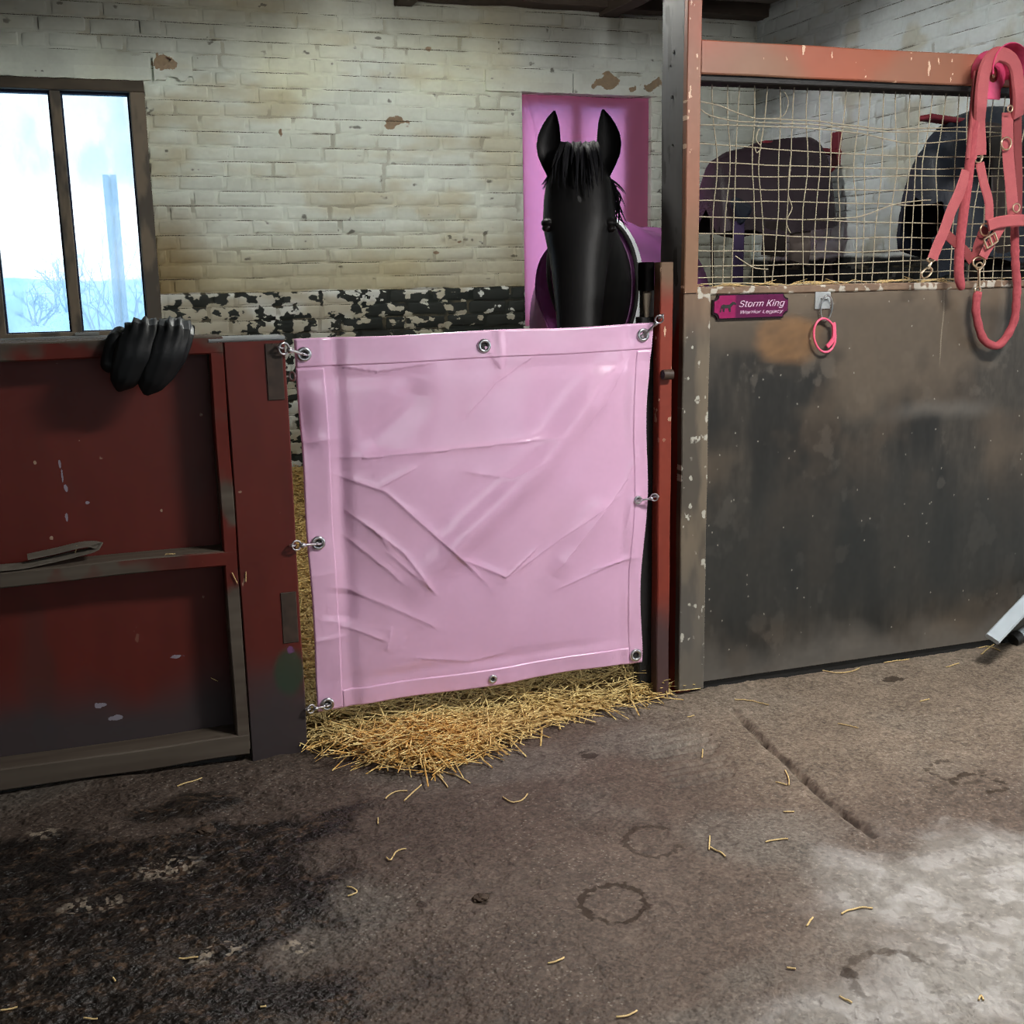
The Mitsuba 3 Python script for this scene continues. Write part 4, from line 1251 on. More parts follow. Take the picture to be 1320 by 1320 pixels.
def rack(label, X0, yc, zc, L):
    k = thing('saddle_rack', label, 'saddle rack', 'saddle racks on the right wall')
    part(k, 'wall_plate', wood(XR - .022, XR + .004, yc - .035, yc + .035, zc - .085, zc + .085, 2, 5, .0005), 'm_tack_red', 30)
    part(k, 'arm', cat([tube([(XR - .01, yc - .03, zc - .02), (XR - L, yc - .03, zc + .02)], .012, 10), tube([(XR - .01, yc + .03, zc - .02), (XR - L, yc + .03, zc + .02)], .012, 10),
                        tube([(XR - L, yc - .036, zc + .02), (XR - L, yc + .036, zc + .02)], .012, 10)]), 'm_tack_red', 40)
    th = np.linspace(0, np.pi, 16)
    hk = np.stack([XR - .016 - .035 * (1 - np.cos(th)), np.full(16, yc), zc - .085 - .03 * np.sin(th)], -1)
    part(k, 'bridle_hook', tube(np.vstack([[XR - .012, yc, zc - .05], hk]), .008, 8), 'm_tack_red', 40)
    return k


qw = at(1080, 190, 2.085)
rack('red saddle rack holding the maroon covered saddle', 0, 2.085, 2.07, .46)
s2y = .76
tipp = at(1194, 158, s2y)
prof2 = [((px - 1187) / 140, fz(px, py, s2y - .05)) for px, py in ((1187, 245), (1190, 210), (1196, 192), (1208, 182), (1216, 168), (1225, 158), (1245, 146), (1270, 138), (1300, 134), (1327, 140))]
bot2 = [((px - 1187) / 140, fz(px, py, s2y - .15)) for px, py in ((1187, 262), (1196, 258), (1199, 300), (1205, 318), (1240, 330), (1280, 340), (1327, 335))]
k2 = saddle('navy covered saddle hanging behind the coral head collar', 'm_cover_navy', at(1187, 230, s2y)[0], min(at(1327, 230, s2y)[0], XR - .01), s2y + .02, prof2, bot2, 9)
part(k2, 'saddle_flap', strap([at(1215, 300, s2y - .16), at(1222, 330, s2y - .16), at(1226, 352, s2y - .16)], .12, .012), 'm_cover_navy', 40)
part(k2, 'saddle_flap', strap([at(1285, 160, s2y - .13), at(1292, 240, s2y - .2), at(1296, 330, s2y - .21)], .11, .012), 'm_leather', 40)
rack('red saddle rack under the navy covered saddle', 0, s2y, tipp[2], XR - tipp[0])

# ------------------------------------------------------------------ the pink banner across the doorway
BTL, BTR, BBL, BBR = at(380, 437), at(845.5, 416), at(411, 921), at(831.6, 856)


def uv_of(px, py):
    q = at(px, py)
    v = 0.5
    for _ in range(6):
        xl, xr = BBL[0] + (BTL[0] - BBL[0]) * v, BBR[0] + (BTR[0] - BBR[0]) * v
        u = (q[0] - xl) / (xr - xl)
        zb_, zt_ = BBL[2] + (BBR[2] - BBL[2]) * u, BTL[2] + (BTR[2] - BTL[2]) * u
        v = (q[2] - zb_) / (zt_ - zb_)
    return np.array([u, v])


def c7(x, y):                                   # as measured on a 2.358 times enlarged view
    return uv_of(360 + x / 2.358, 380 + y / 2.358)


CREASES = [  # points, height in metres, half width in metres (of a sharp fold)
    ([c7(150, 500), c7(270, 497), c7(560, 468), c7(880, 432)], .0045, .012),
    ([c7(148, 545), c7(320, 600), c7(560, 812), c7(640, 890)], .0045, .014), ([c7(250, 690), c7(380, 790), c7(470, 912)], .0040, .013),
    ([c7(320, 780), c7(480, 912)], .003, .012), ([c7(540, 800), c7(690, 860), c7(790, 765)], .0045, .014), ([c7(830, 862), c7(940, 720), c7(1065, 560), c7(1110, 462)], .0042, .016),
    ([c7(300, 590), c7(420, 525)], .0035, .013), ([c7(190, 730), c7(330, 840), c7(380, 885)], .0035, .013), ([c7(200, 900), c7(330, 950), c7(490, 1020)], .003, .014),
    ([c7(840, 900), c7(1000, 830), c7(1110, 790)], .003, .014), ([c7(160, 215), c7(300, 235), c7(480, 205)], .004, .02), ([c7(560, 380), c7(660, 270), c7(800, 170)], .0035, .022),
    ([c7(400, 1110), c7(580, 1118), c7(700, 1090)], .003, .012), ([c7(190, 650), c7(300, 730), c7(340, 780)], .003, .013), ([c7(700, 860), c7(860, 740), c7(1060, 600)], .003, .014),
    ([c7(330, 1090), c7(345, 1010)], .002, .012), ([c7(170, 1010), c7(250, 1030), c7(330, 1060)], .0035, .014), ([c7(900, 440), c7(1000, 330), c7(1075, 180)], .003, .02), ([c7(560, 540), c7(700, 560), c7(820, 500)], .002, .02),
    ([c7(1060, 720), c7(1075, 640), c7(1100, 600)], .003, .01), ([c7(950, 840), c7(1040, 815), c7(1115, 800)], .003, .01), ([c7(620, 150), c7(680, 230)], .003, .015)]
BROAD = [([c7(420, 880), c7(580, 720), c7(800, 510), c7(1050, 200)], .027, .050), ([c7(250, 480), c7(400, 330), c7(420, 250)], -.010, .05), ([c7(840, 860), c7(1000, 620)], .010, .04),
         ([c7(200, 900), c7(180, 1000)], -.012, .05), ([c7(150, 640), c7(260, 900)], -.008, .06)]


def poly_dist(U, V, pts):
    best = np.full(U.shape, 9.0)
    side = np.zeros(U.shape)
    tt = np.zeros(U.shape)
    s = 0
    L = sum(np.hypot(*(b - a)) for a, b in zip(pts[:-1], pts[1:]))
    for a, b in zip(pts[:-1], pts[1:]):
        ab = (b - a) * 1.15
        x, y = (U - a[0]) * 1.15, (V - a[1]) * 1.15
        t = np.clip((x * ab[0] + y * ab[1]) / (ab @ ab), 0, 1)
        dx, dy = x - t * ab[0], y - t * ab[1]
        d = np.hypot(dx, dy)
        m = d < best
        best = np.where(m, d, best)
        side = np.where(m, np.sign(ab[0] * y - ab[1] * x), side)
        l = np.hypot(*(b - a))
        tt = np.where(m, (s + t * l) / L, tt)
        s += l
    return best, side, tt


EYELETS = [(uv_of(*q), q) for q in ((393, 457), (625, 446), (831, 432), (411, 701), (423, 910), (636, 876), (822, 846), (823.5, 645))]


def banner_out(U, V):
    """How far the sheet stands towards the viewer."""
    P = np.stack([U * 3, V * 3, U * 0], -1)
    d = 0.020 * np.sin(np.pi * np.clip(U, 0, 1)) * np.sin(np.pi * np.clip(V, 0, 1)) + .022 * (meshkit.fbm(P * np.array([1.2, .9, 1]), 3, 21) - .5)
    for pts, h, w_ in CREASES:
        r, s, t = poly_dist(U, V, pts)
        fade = np.clip(np.minimum(t, 1 - t) * 6 + .15, 0, 1)
        d += h * fade * np.exp(-np.abs(r) / w_) * (1 + .35 * s)
    for pts, h, w_ in BROAD:
        r, s, t = poly_dist(U, V, pts)
        d += h * np.exp(-(r / w_) ** 2) * np.clip(np.minimum(t, 1 - t) * 4 + .3, 0, 1)
    # puckers along the hems
    eL, eT, eB, eR = np.exp(-((U - .075) / .03) ** 2), np.exp(-((V - .925) / .03) ** 2), np.exp(-((V - .055) / .025) ** 2), np.exp(-((U - .95) / .02) ** 2)
    d += .004 * (eL * (meshkit.noise(np.stack([U * 4, V * 9, U * 0], -1), 3) - .5) + eT * (meshkit.noise(np.stack([U * 10, V * 4, U * 0], -1), 4) - .5) * 1.3
                 + eB * (meshkit.noise(np.stack([U * 8, V * 4, U * 0], -1), 5) - .5) * 2 + eR * (meshkit.noise(np.stack([U * 4, V * 10, U * 0], -1), 6) - .5) * 2.4)
    # valleys just inside the hems
    nm = meshkit.noise(np.stack([U * 5, V * 5, U * 0], -1), 12) * 1.6
    d -= .010 * nm * np.exp(-((U - .100) / .022) ** 2) + .004 * nm * np.exp(-((V - .895) / .022) ** 2) + .010 * nm * np.exp(-((V - .078) / .018) ** 2) * np.exp(-((U - .45) / .30) ** 2) + .003 * nm * np.exp(-((U - .925) / .016) ** 2)
    # kinks across the left hem, and the pull of the top middle eyelet
    for vk, h in ((.735, .006), (.20, .006), (.38, .003)):
        d += h * np.exp(-np.abs(V - vk - .05 * U) / .014) * np.exp(-((U - .03) / .06) ** 2)
    d += .007 * np.exp(-((U - .545) / .012) ** 2) * np.exp(-((V - .97) / .06) ** 2)
    d -= .018 * np.exp(-((U - .0) / .028) ** 2) * np.exp(-((V - .80) / .08) ** 2)
    return d


def banner_pt(U, V, extra=0.0):
    U, V = np.asarray(U, float), np.asarray(V, float)
    # edges are pulled between the eyelets
    u2 = U + (1 - U) ** 6 * (.004 * np.sin(np.pi * np.clip((V - .04) / .92, 0, 1) * 2) ** 2) - U ** 6 * (.014 * np.sin(np.pi * V * 2) ** 2)
    v2 = V - V ** 8 * (.003 * np.sin(np.pi * np.clip(U * 1.85, 0, 1)) ** 2 * (U < .545) + .004 * np.sin(np.pi * np.clip((U - .54) / .44, 0, 1)) ** 2 * (U >= .545)) + (1 - V) ** 8 * .006 * np.sin(np.pi * U * 2) ** 2
    P = (BBL * ((1 - u2) * (1 - v2))[..., None] + BBR * (u2 * (1 - v2))[..., None] + BTL * ((1 - u2) * v2)[..., None] + BTR * (u2 * v2)[..., None])
    P[..., 1] = .018 - banner_out(U, V) - extra
    return P


def sheet_mesh(u0, u1, v0, v1, nu, nv, front, back):
    U, V = np.meshgrid(np.linspace(u0, u1, nu), np.linspace(v0, v1, nv), indexing='ij')
    eu = np.minimum(U - u0, u1 - U) / .004
    ev = np.minimum(V - v0, v1 - V) / .004
    e = np.clip(np.minimum(eu, ev), 0, 1)
    A = banner_pt(U, V, back + (front - back) * e ** .5)
    B = banner_pt(U, V, back)
    n, m = U.shape
    i, j = np.meshgrid(np.arange(n - 1), np.arange(m - 1), indexing='ij')
    f = np.stack([i * m + j, (i + 1) * m + j, (i + 1) * m + j + 1, i * m + j + 1], -1).reshape(-1, 4)
    N = n * m
    return (np.vstack([A.reshape(-1, 3), B.reshape(-1, 3)]), np.vstack([f, f[:, ::-1] + N]))


k = thing('door_banner', 'wrinkled glossy pink-lilac sheet banner clipped across the stable doorway', 'banner')
part(k, 'sheet', sheet_mesh(.004, .996, .004, .996, 300, 300, .0006, -.0006), 'm_pvc', True)
part(k, 'hem', sheet_mesh(0, .074, 0, .926, 40, 240, .0034, -.0016), 'm_pvc', True)
part(k, 'hem', sheet_mesh(.952, 1, 0, .926, 30, 240, .0034, -.0016), 'm_pvc', True)
part(k, 'hem', sheet_mesh(0, 1, .926, 1, 240, 40, .0044, -.0016), 'm_pvc', True)
part(k, 'hem', sheet_mesh(.07, .955, 0, .053, 240, 34, .0040, -.0016), 'm_pvc', True)
for (uv, q) in EYELETS:
    c = banner_pt(uv[0], uv[1], .0062)
    small = q[0] in (636, 823.5)
    R = .0105 if small else .0165
    a_, z_ = np.array([1.0, 0, 0]), np.array([0, 0, 1.0])
    e = part(k, 'eyelet', ring_tube(c, a_, z_, R, .0046 if small else .0060, n=28, sides=8), 'm_steel', True)
    part(e, 'hole', tube([c + np.array([0, .0035, 0]), c + np.array([0, .0015, 0])], R - .0035, 18), 'm_dark')


def snap_hook(label, pa, pb, hook_r=.012, sc=1.0):
    """A bolt snap from the eyelet pa to its eye on the post pb."""
    k = thing('snap_hook', label, 'clip', 'snap hooks of the pink banner')
    d = pb - pa
    L = np.linalg.norm(d)
    d = d / L
    n_ = np.array([0, -1.0, 0])
    s_ = np.cross(d, n_)
    s_ /= np.linalg.norm(s_)
    o = pa + n_ * .006
    th = np.linspace(-2.6, 1.9, 24)
    hookp = np.array([o + d * (.004 + .012 * np.cos(t) * -1) + n_ * (.010 * np.sin(t)) for t in th])
    part(k, 'hook', tube(hookp, .0032 * sc, 8), 'm_steel', True)
    part(k, 'shank', cat([tube([o + d * .010 + n_ * .006, o + d * (L * .55) + n_ * .006], .0036 * sc, 10), tube([o + d * (L * .52) + n_ * .006, o + d * (L * .62) + n_ * .006, o + d * (L * .72) + n_ * .005], np.array([.0055, .0075, .0055]) * sc, 12)]), 'm_steel', True)
    part(k, 'swivel_ring', ring_tube(o + d * (L * .86), d, s_, .013 * sc, .003 * sc), 'm_steel', True)
    part(k, 'screw_eye', cat([ring_tube(pb, d, n_, .009 * sc, .0028 * sc), tube([pb + np.array([0, .004, 0]), pb + np.array([0, .02, 0])], .003, 8)]), 'm_steel', True)


snap_hook('chrome snap hook at the top left eyelet of the pink banner', banner_pt(*EYELETS[0][0], .006), at(361, 448, -.016), sc=1.25)
snap_hook('chrome snap hook at the middle of the left banner edge', banner_pt(*EYELETS[3][0], .006), at(377, 703, -.016), sc=1.1)
snap_hook('chrome snap hook at the bottom left corner of the banner', banner_pt(*EYELETS[4][0], .006), at(397, 914, -.012), sc=1.0)
snap_hook('bluish steel snap hook at the top right eyelet of the banner', banner_pt(*EYELETS[2][0], .006), at(852, 408, -.014), sc=1.0)
snap_hook('small steel snap hook at the middle of the right banner edge', banner_pt(*EYELETS[7][0], .006), at(846, 640, -.012), sc=.9)
k = thing('screw_eye', 'small steel ring fixed below the top left snap hook of the banner', 'ring')
add(k, cat([ring_tube(at(377, 485, .06), (.5, -.8, 0), (0, 0, 1), .013, .003), tube([at(377, 485, .06) + np.array([-.012, .0, 0]), at(372, 485, .06) + np.array([-.02, .0, 0])], .003, 8)]), 'm_steel', True)

# ------------------------------------------------------------------ the horse
PSI = math.atan2(.395, .919)
HF = np.array([-math.sin(PSI), -math.cos(PSI), 0])          # towards the viewer
HR = np.array([math.cos(PSI), -math.sin(PSI), 0])
UP = np.array([0, 0, 1.0])


def face_pt(py, px=746.0):
    y = np.interp(py, [190, 290, 423, 480], [.40, .31, .235, .20])
    return at(px, py, y)


rows = [  # picture row of the face line, half width, depth front to back, exponent
    (193, .050, .10), (200, .070, .15), (212, .095, .19), (228, .112, .22), (246, .122, .235), (266, .126, .25), (286, .127, .265), (300, .122, .272), (314, .114, .272), (332, .104, .255),
    (352, .096, .225), (375, .088, .185), (399, .081, .155), (423, .075, .135), (440, .0735, .13), (455, .070, .122), (468, .060, .105), (476, .042, .07)]
m = 40
ang = np.arange(m) * 2 * np.pi / m
V = []
for py, a_, D in rows:
    c = face_pt(py)
    cx_ = np.sign(np.cos(ang)) * np.abs(np.cos(ang)) ** .80 * a_
    sy = np.sin(ang)
    dep = np.where(sy > 0, np.abs(sy) ** .58, -np.abs(sy) ** .9)
    nar = np.where(sy < 0, 1 - .38 * np.abs(sy), 1 - .10 * sy)
    ridge = .003 * np.exp(-(cx_ / .04) ** 2) * (sy > 0) * np.clip((py - 280) / 60, 0, 1)
    V.append(c - HF * D / 2 + (cx_ * nar)[:, None] * HR + ((dep * D / 2) + ridge)[:, None] * HF)
head = man(loft(np.array(V)))
ec = {}
for sgn, px, py in ((-1, 703, 291), (1, 789, 293)):
    c = face_pt(py) + HR * sgn * .108 - HF * .050
    ec[sgn] = c
    s = ball((0, 0, 0), (.026, .027, .017), 3)
    M = np.eye(4)
    M[:3, :3] = np.stack([HR, -HF, UP], 1)
    M[:3, 3] = c - HF * .006 + UP * .013 - HR * sgn * .004
    s.apply_transform(M)
    head = head + man(s)
    s = ball((0, 0, 0), (.020, .022, .030), 3)              # nostril wing
    M[:3, 3] = face_pt(450) + HR * sgn * .052 - HF * .020
    s.apply_transform(M)
    head = head + man(s)
# neck and trunk
poll = face_pt(205)
BAX = -HF
B2 = np.array([math.sin(PSI + .22), math.cos(PSI + .22), 0])
R2 = np.array([math.cos(PSI + .22), -math.sin(PSI + .22), 0])
SEC = [  # distance behind the poll, centre height, half height, half width
    (.05, 1.75, .07, .060), (.10, 1.71, .125, .085), (.22, 1.61, .185, .100), (.36, 1.48, .225, .125), (.52, 1.375, .265, .150), (.68, 1.315, .320, .200), (.85, 1.295, .345, .250), (1.1, 1.275, .345, .290),
    (1.45, 1.265, .350, .305), (1.8, 1.29, .345, .295), (2.0, 1.31, .30, .26), (2.12, 1.30, .23, .20), (2.18, 1.29, .10, .09)]
SD = np.array(SEC)


def trunk_frame(d):
    d0 = .60
    c = poll + BAX * min(d, d0) + (B2 * (d - d0) if d > d0 else 0) + HR * .040 * np.clip((d - .15) / .3, 0, 1)
    w_ = np.clip((d - .45) / .3, 0, 1)
    r = HR * (1 - w_) + R2 * w_
    r /= np.linalg.norm(r)
    return c, r


def trunk_pt(d, phi, off=0.0):
    """A point of the trunk's surface; phi = 0 on the back, pi / 2 on the viewer's right."""
    c, r = trunk_frame(d)
    z, hv, hl = (np.interp(d, SD[:, 0], SD[:, k_]) for k_ in (1, 2, 3))
    s_, c_ = math.sin(phi), math.cos(phi)
    return np.array([c[0], c[1], z]) + r * (hl + off) * np.sign(s_) * abs(s_) ** .9 + UP * (hv + off) * np.sign(c_) * abs(c_) ** .95


V = np.array([[trunk_pt(d, p_) for p_ in np.arange(40) * 2 * np.pi / 40] for d in np.unique(np.r_[SD[:, 0], np.linspace(.05, 2.18, 40)])])
body = man(loft(V))
for sgn in (-1, 1):
    c, r = trunk_frame(.80)
    o = lambda dd, lat, z, R: (np.array([*(c + B2 * dd + r * sgn * lat)[:2], z]), R)
    ch = [o(0, .15, 1.10, .14), o(-.03, .15, .86, .085), o(0, .14, .52, .052), o(0, .14, .48, .055), o(0, .14, .20, .036), o(-.01, .14, .165, .042), o(-.05, .14, .075, .048), o(-.06, .14, .045, .060)]
    for a_, b_ in zip(ch[:-1], ch[1:]):
        body = body + hull([a_, b_], 20)
    c, r = trunk_frame(1.92)
    o = lambda dd, lat, z, R: (np.array([*(c + B2 * dd + r * sgn * lat)[:2], z]), R)
    ch = [o(-.05, .13, 1.18, .20), o(-.14, .15, .88, .12), o(.10, .14, .58, .062), o(.12, .14, .52, .060), o(.06, .14, .20, .038), o(.05, .14, .165, .044), o(0, .14, .075, .048), o(-.01, .14, .045, .060)]
    for a_, b_ in zip(ch[:-1], ch[1:]):
        body = body + hull([a_, b_], 20)
hz_m = tm((head + body).refine_to_length(.022))
trimesh.smoothing.filter_taubin(hz_m, lamb=.5, nu=.52, iterations=14)


def ear(sgn):
    """A cupped ear, its opening turned to the viewer."""
    lat0 = [.070, .086, .099, .104, .102, .096, .090, .083]
    hw = [.036, .041, .0425, .0425, .0385, .0295, .0175, .0030]
    zz = [-.035, .005, .040, .075, .110, .142, .168, .190]
    n, mm = 30, 28
    ts = np.linspace(0, 1, n)
    q = np.linspace(0, 1, 8)
    base = face_pt(214) - HF * .055
    V = np.zeros((n, mm, 3))
    an = np.arange(mm) * 2 * np.pi / mm
    for i, t in enumerate(ts):
        la, w_, z_ = np.interp(t, q, lat0), np.interp(t, q, hw), np.interp(t, q, zz)
        ca, sa = np.cos(an), np.sin(an)
        dep = np.where(sa > 0, -.55 * sa * w_ * .55, sa * w_ * .75) + (.010 * ca ** 2)
        V[i] = base + HR * sgn * la + UP * z_ + (ca * w_)[:, None] * HR - (-dep)[:, None] * HF - HF * .010 * t
    return man(loft(V))


hm = man(hz_m)
hm = hm + ear(-1) + ear(1)
k = thing('horse', 'black horse looking over the pink banner with its ears pricked', 'horse')
key_body = part(k, 'body', tm(hm), 'm_horse', 50)
for sgn in (-1, 1):
    part(k, 'eye', ball(ec[sgn] + HR * sgn * .002 + HF * .004 - UP * .004, (.0165, .0165, .0135), 3), 'm_eye', True)
    c = face_pt(450) + HR * sgn * .052 + HF * .0
    part(k, 'nostril', ball(c + HR * sgn * .006 - HF * .002, (.012, .010, .018), 2), 'm_eye', True)


def lock(P, w_, n=16, th=.004):
    P = spline(P, n)
    s_ = np.linspace(0, 1, n)
    wd = w_ * (1 - s_ ** 2.2) + .0008
    return strap(P, wd * 2, th, HF, n)


rn = np.random.default_rng(33)
fl = []
for i in range(46):
    la = rn.uniform(-.06, .06)
    b0 = face_pt(192) + HR * la - HF * rn.uniform(.02, .06) + UP * .004
    out = rn.uniform(.004, .012)
    L = rn.uniform(.05, .17)
    fl.append(lock([b0, b0 + HF * .03 + UP * (.008 + rn.uniform(0, .012)), b0 + HF * (.066 + out) - UP * .02 + HR * la * .25, b0 + HF * (.074 + out + L * .22) - UP * L + HR * (la * .5 + rn.normal(0, .006))], .006))
part(k, 'forelock', cat(fl), 'm_hair', 60)
wl, ml = [], []
for i in range(26):                               # wisps of mane on the viewer's right, and a few on the left
    b0 = face_pt(228) + HR * rn.uniform(.085, .105) - HF * rn.uniform(.06, .12)
    L = rn.uniform(.05, .18)
    wl.append(lock([b0, b0 + HR * rn.uniform(.012, .03) - UP * .3 * L, b0 + HR * rn.uniform(.02, .05) - UP * .65 * L, b0 + HR * rn.uniform(.012, .075) - UP * L], rn.uniform(.0012, .0035), th=.0016))
for i in range(7):
    b0 = face_pt(222) - HR * rn.uniform(.095, .105) - HF * .06
    L = rn.uniform(.03, .055)
    wl.append(lock([b0, b0 - HR * .012 - UP * .4 * L, b0 - HR * rn.uniform(.02, .032) - UP * L], .0012, th=.001))
for i in range(90):                               # the crest
    d = rn.uniform(.08, .66)
    ph = rn.uniform(-.25, .08)
    L = rn.uniform(.10, .2)
    a0 = trunk_pt(d, ph, .004)
    ml.append(lock([a0, trunk_pt(d, ph - .5, .014), trunk_pt(d, ph - .5 - L * 4, .012)], .008, th=.003))
part(k, 'mane', cat(ml), 'm_hair', 60)
part(k, 'hair_wisps', cat(wl), 'm_hair', 60, label='loose wisps of hair behind the cheeks', kind='stuff')
tl = []
c, r = trunk_frame(2.16)
for i in range(40):
    a0 = np.array([c[0], c[1], 1.38]) + r * rn.normal(0, .02)
    tl.append(lock([a0, a0 + B2 * .06 - UP * .12, a0 + B2 * .07 - UP * .5 + r * rn.normal(0, .03), a0 + B2 * .05 - UP * rn.uniform(.7, 1.0) + r * rn.normal(0, .05)], .012, th=.006))
part(k, 'tail', cat(tl), 'm_hair', 60)
# the rug, open at the neck
n1, n2 = 46, 60
PH = np.linspace(-2.45, 2.45, n2)
V = np.zeros((n1, n2, 3))
Vi = np.zeros((n1, n2, 3))
dstart = lambda ph: .62 - .10 * (1 - math.cos(min(abs(ph), 2.2))) / 1.6 - .15 * max(0, -math.sin(ph)) ** .7
for j, ph in enumerate(PH):
    d0 = dstart(ph)
    for i, s_ in enumerate(np.linspace(0, 1, n1)):
        d = d0 + (2.14 - d0) * s_
        wob = .006 * math.sin(ph * 5 + d * 7) * min(abs(ph), 1)
        loose = .060 * float(np.clip((-ph - .95) / .9, 0, 1)) * (1 - .35 * s_)
        V[i, j] = trunk_pt(d, ph, .026 + wob + loose)
        Vi[i, j] = trunk_pt(d, ph, .017 + wob + loose)
ringed = np.concatenate([V, Vi[:, ::-1]], 1)
rug = part(k, 'rug', loft(ringed, caps=True), 'm_rug', 50, label='purple stable rug')
edge = np.array([trunk_pt(dstart(ph) - .004, ph, .030) for ph in np.linspace(-.2, 2.3, 90)])
nrm = np.array([trunk_pt(dstart(ph) - .004, ph, .05) - trunk_pt(dstart(ph) - .004, ph, .030) for ph in np.linspace(-.2, 2.3, 90)])
nrm = nrm / np.linalg.norm(nrm, axis=1, keepdims=True) + HF * .9
part(rug, 'trim', strap(edge, .040, .010, n=90, twist=nrm), 'm_rug_trim', 50, label='white trim round the neck opening')
edge2 = np.array([trunk_pt(dstart(ph) - .028, ph, .026) for ph in np.linspace(-2.3, 2.3, 90)])
part(rug, 'lining_edge', strap(edge2, .016, .010, n=90, twist=nrm), 'm_dark', 50, label='dark inner edge of the neck opening')

# ------------------------------------------------------------------ straw
k = thing('straw_bedding', 'golden straw bedding spilling out under the pink banner', 'straw', kind='stuff')


def straw_h(x, y):
    bank = .34 * np.clip((y - 1.0) / 1.8, 0, 1) ** 1.5
    n = meshkit.fbm(np.stack([x * 3, y * 3, x * 0], -1), 3, 9)
    front = np.clip((y + .02) / .12, 0, 1)
    inside = np.where((x > .47) & (x < 1.66), 1.0, np.clip((y - .20) / .06, 0, 1))
    return ((.012 + .06 * n + bank) * front - .02 * (1 - front)) * inside - .06 * (1 - inside)


sx, sy = np.meshgrid(np.linspace(-2.4, 3.75, 120), np.r_[np.linspace(-.02, .5, 26), np.linspace(.55, 2.925, 40)], indexing='ij')
n_, m_ = sx.shape
ii, jj = np.meshgrid(np.arange(n_ - 1), np.arange(m_ - 1), indexing='ij')
qs = np.stack([ii * m_ + jj, (ii + 1) * m_ + jj, (ii + 1) * m_ + jj + 1, ii * m_ + jj + 1], -1).reshape(-1, 4)
add(k + '__litter', (np.stack([sx, sy, straw_h(sx, sy)], -1).reshape(-1, 3), qs), 'm_straw_floor', True)
labels[k + '__litter'] = {'kind': 'stuff'}
rn = np.random.default_rng(77)
from shapely.geometry import Point
PILE = Polygon([tuple(floor_at(*q)[:2]) for q in ((398, 958), (410, 966), (452, 976), (490, 990), (560, 994), (620, 974), (668, 958), (690, 938), (745, 924), (800, 908), (868, 893), (868, 860), (398, 900))])
it = []
while len(it) < 2300:                             # the spill in front of the doorway
    x, y = rn.uniform(.45, 1.8), rn.uniform(-.36, .22)
    if not PILE.contains(Point(x + rn.normal(0, .02), y + rn.normal(0, .02))):
        continue
    t = 1 - .0 * x
    dep = PILE.exterior.distance(Point(x, y))
    if rn.random() > .35 + dep / .05:
        continue
    mound = .058 * np.exp(-(((x - .80) / .26) ** 2 + ((y + .07) / .16) ** 2)) + .018
    z = .004 + rn.uniform(0, 1) * mound * min(1, dep / .05 + .15)
    it.append(stem(np.array([x, y, z]), rn.uniform(0, np.pi), rn.uniform(.05, .26), rn.uniform(.0012, .0031), rn.uniform(0, .01), rn.normal(0, .09), rn.normal(0, .18)))
while len(it) < 5200:                             # the bed just behind the doorway
    x, y = rn.uniform(.42, 1.9), rn.uniform(-.02, .7)
    it.append(stem(np.array([x, y, float(straw_h(np.array(x), np.array(y))) + rn.uniform(0, .035)]), rn.uniform(0, np.pi), rn.uniform(.07, .2), rn.uniform(.0013, .0026), rn.uniform(0, .012), rn.normal(0, .06), rn.normal(0, .22)))
while len(it) < 10500:                             # along the gap and over the rest of the box
    if rn.random() < .75:
        y = rn.uniform(.1, 2.9)
        x = .148 * (y + 3.39) + rn.normal(0, .06)
    else:
        x, y = rn.uniform(-1.5, 3.7), rn.uniform(.1, 2.9)
    it.append(stem(np.array([x, y, float(straw_h(np.array(x), np.array(y))) + rn.uniform(0, .03)]), rn.uniform(0, np.pi), rn.uniform(.08, .24), rn.uniform(.002, .0036), rn.uniform(0, .012), rn.normal(0, .06), rn.normal(0, .2)))
add(k + '__stems', stems_mesh(it), 'm_straw')
labels[k + '__stems'] = {'kind': 'stuff'}

LOOSE = [[(521, 1028), (543, 1007)], [(497, 1026), (512, 1016), (525, 1015)], [(648, 1024), (663, 1030), (680, 1020)], [(447, 1142), (460, 1147), (448, 1152)], [(706, 1238), (716, 1236), (727, 1230)],
         [(487, 1049), (487, 1057)], [(507, 1100), (514, 1093), (523, 1091)], [(498, 1103), (503, 1107), (506, 1103)], [(1085, 1176), (1104, 1168), (1125, 1167)], [(1040, 1190), (1048, 1179)], [(1014, 1246), (1026, 1248)],
         [(1010, 1043), (1024, 1042)], [(987, 1083), (1001, 1080), (1016, 1080)], [(914, 1089), (924, 1094), (935, 1101)], [(914, 1092), (915, 1074)], [(794, 1306), (808, 1304), (821, 1297)], [(1012, 990), (1016, 998), (1017, 1009)],
         [(1000, 1006), (1015, 1009)], [(1186, 901), (1198, 898)], [(1080, 931), (1093, 933), (1106, 937)], [(1262, 1285), (1265, 1279), (1268, 1285)], [(905, 974), (906, 963)], [(886, 922), (895, 920)], [(947, 901), (970, 903), (991, 908)],
         [(230, 1231), (255, 1229)], [(107, 1307), (125, 1307)], [(0, 1298), (22, 1293)], [(145, 1255), (148, 1260)], [(335, 1295), (343, 1294)], [(228, 1009), (260, 998)], [(1140, 852), (1160, 849), (1172, 847)], [(1220, 857), (1236, 853)],
         [(1265, 842), (1275, 834), (1282, 829)], [(1270, 830), (1276, 815), (1283, 803)], [(1262, 834), (1272, 832), (1290, 838)], [(1082, 1283), (1092, 1288), (1098, 1292)], [(1060, 862), (1085, 864), (1108, 858)], [(470, 985), (500, 972), (540, 968)], [(475, 992), (520, 975), (556, 972)],
         [(553, 985), (590, 998), (606, 1006)], [(560, 990), (577, 1010)]]
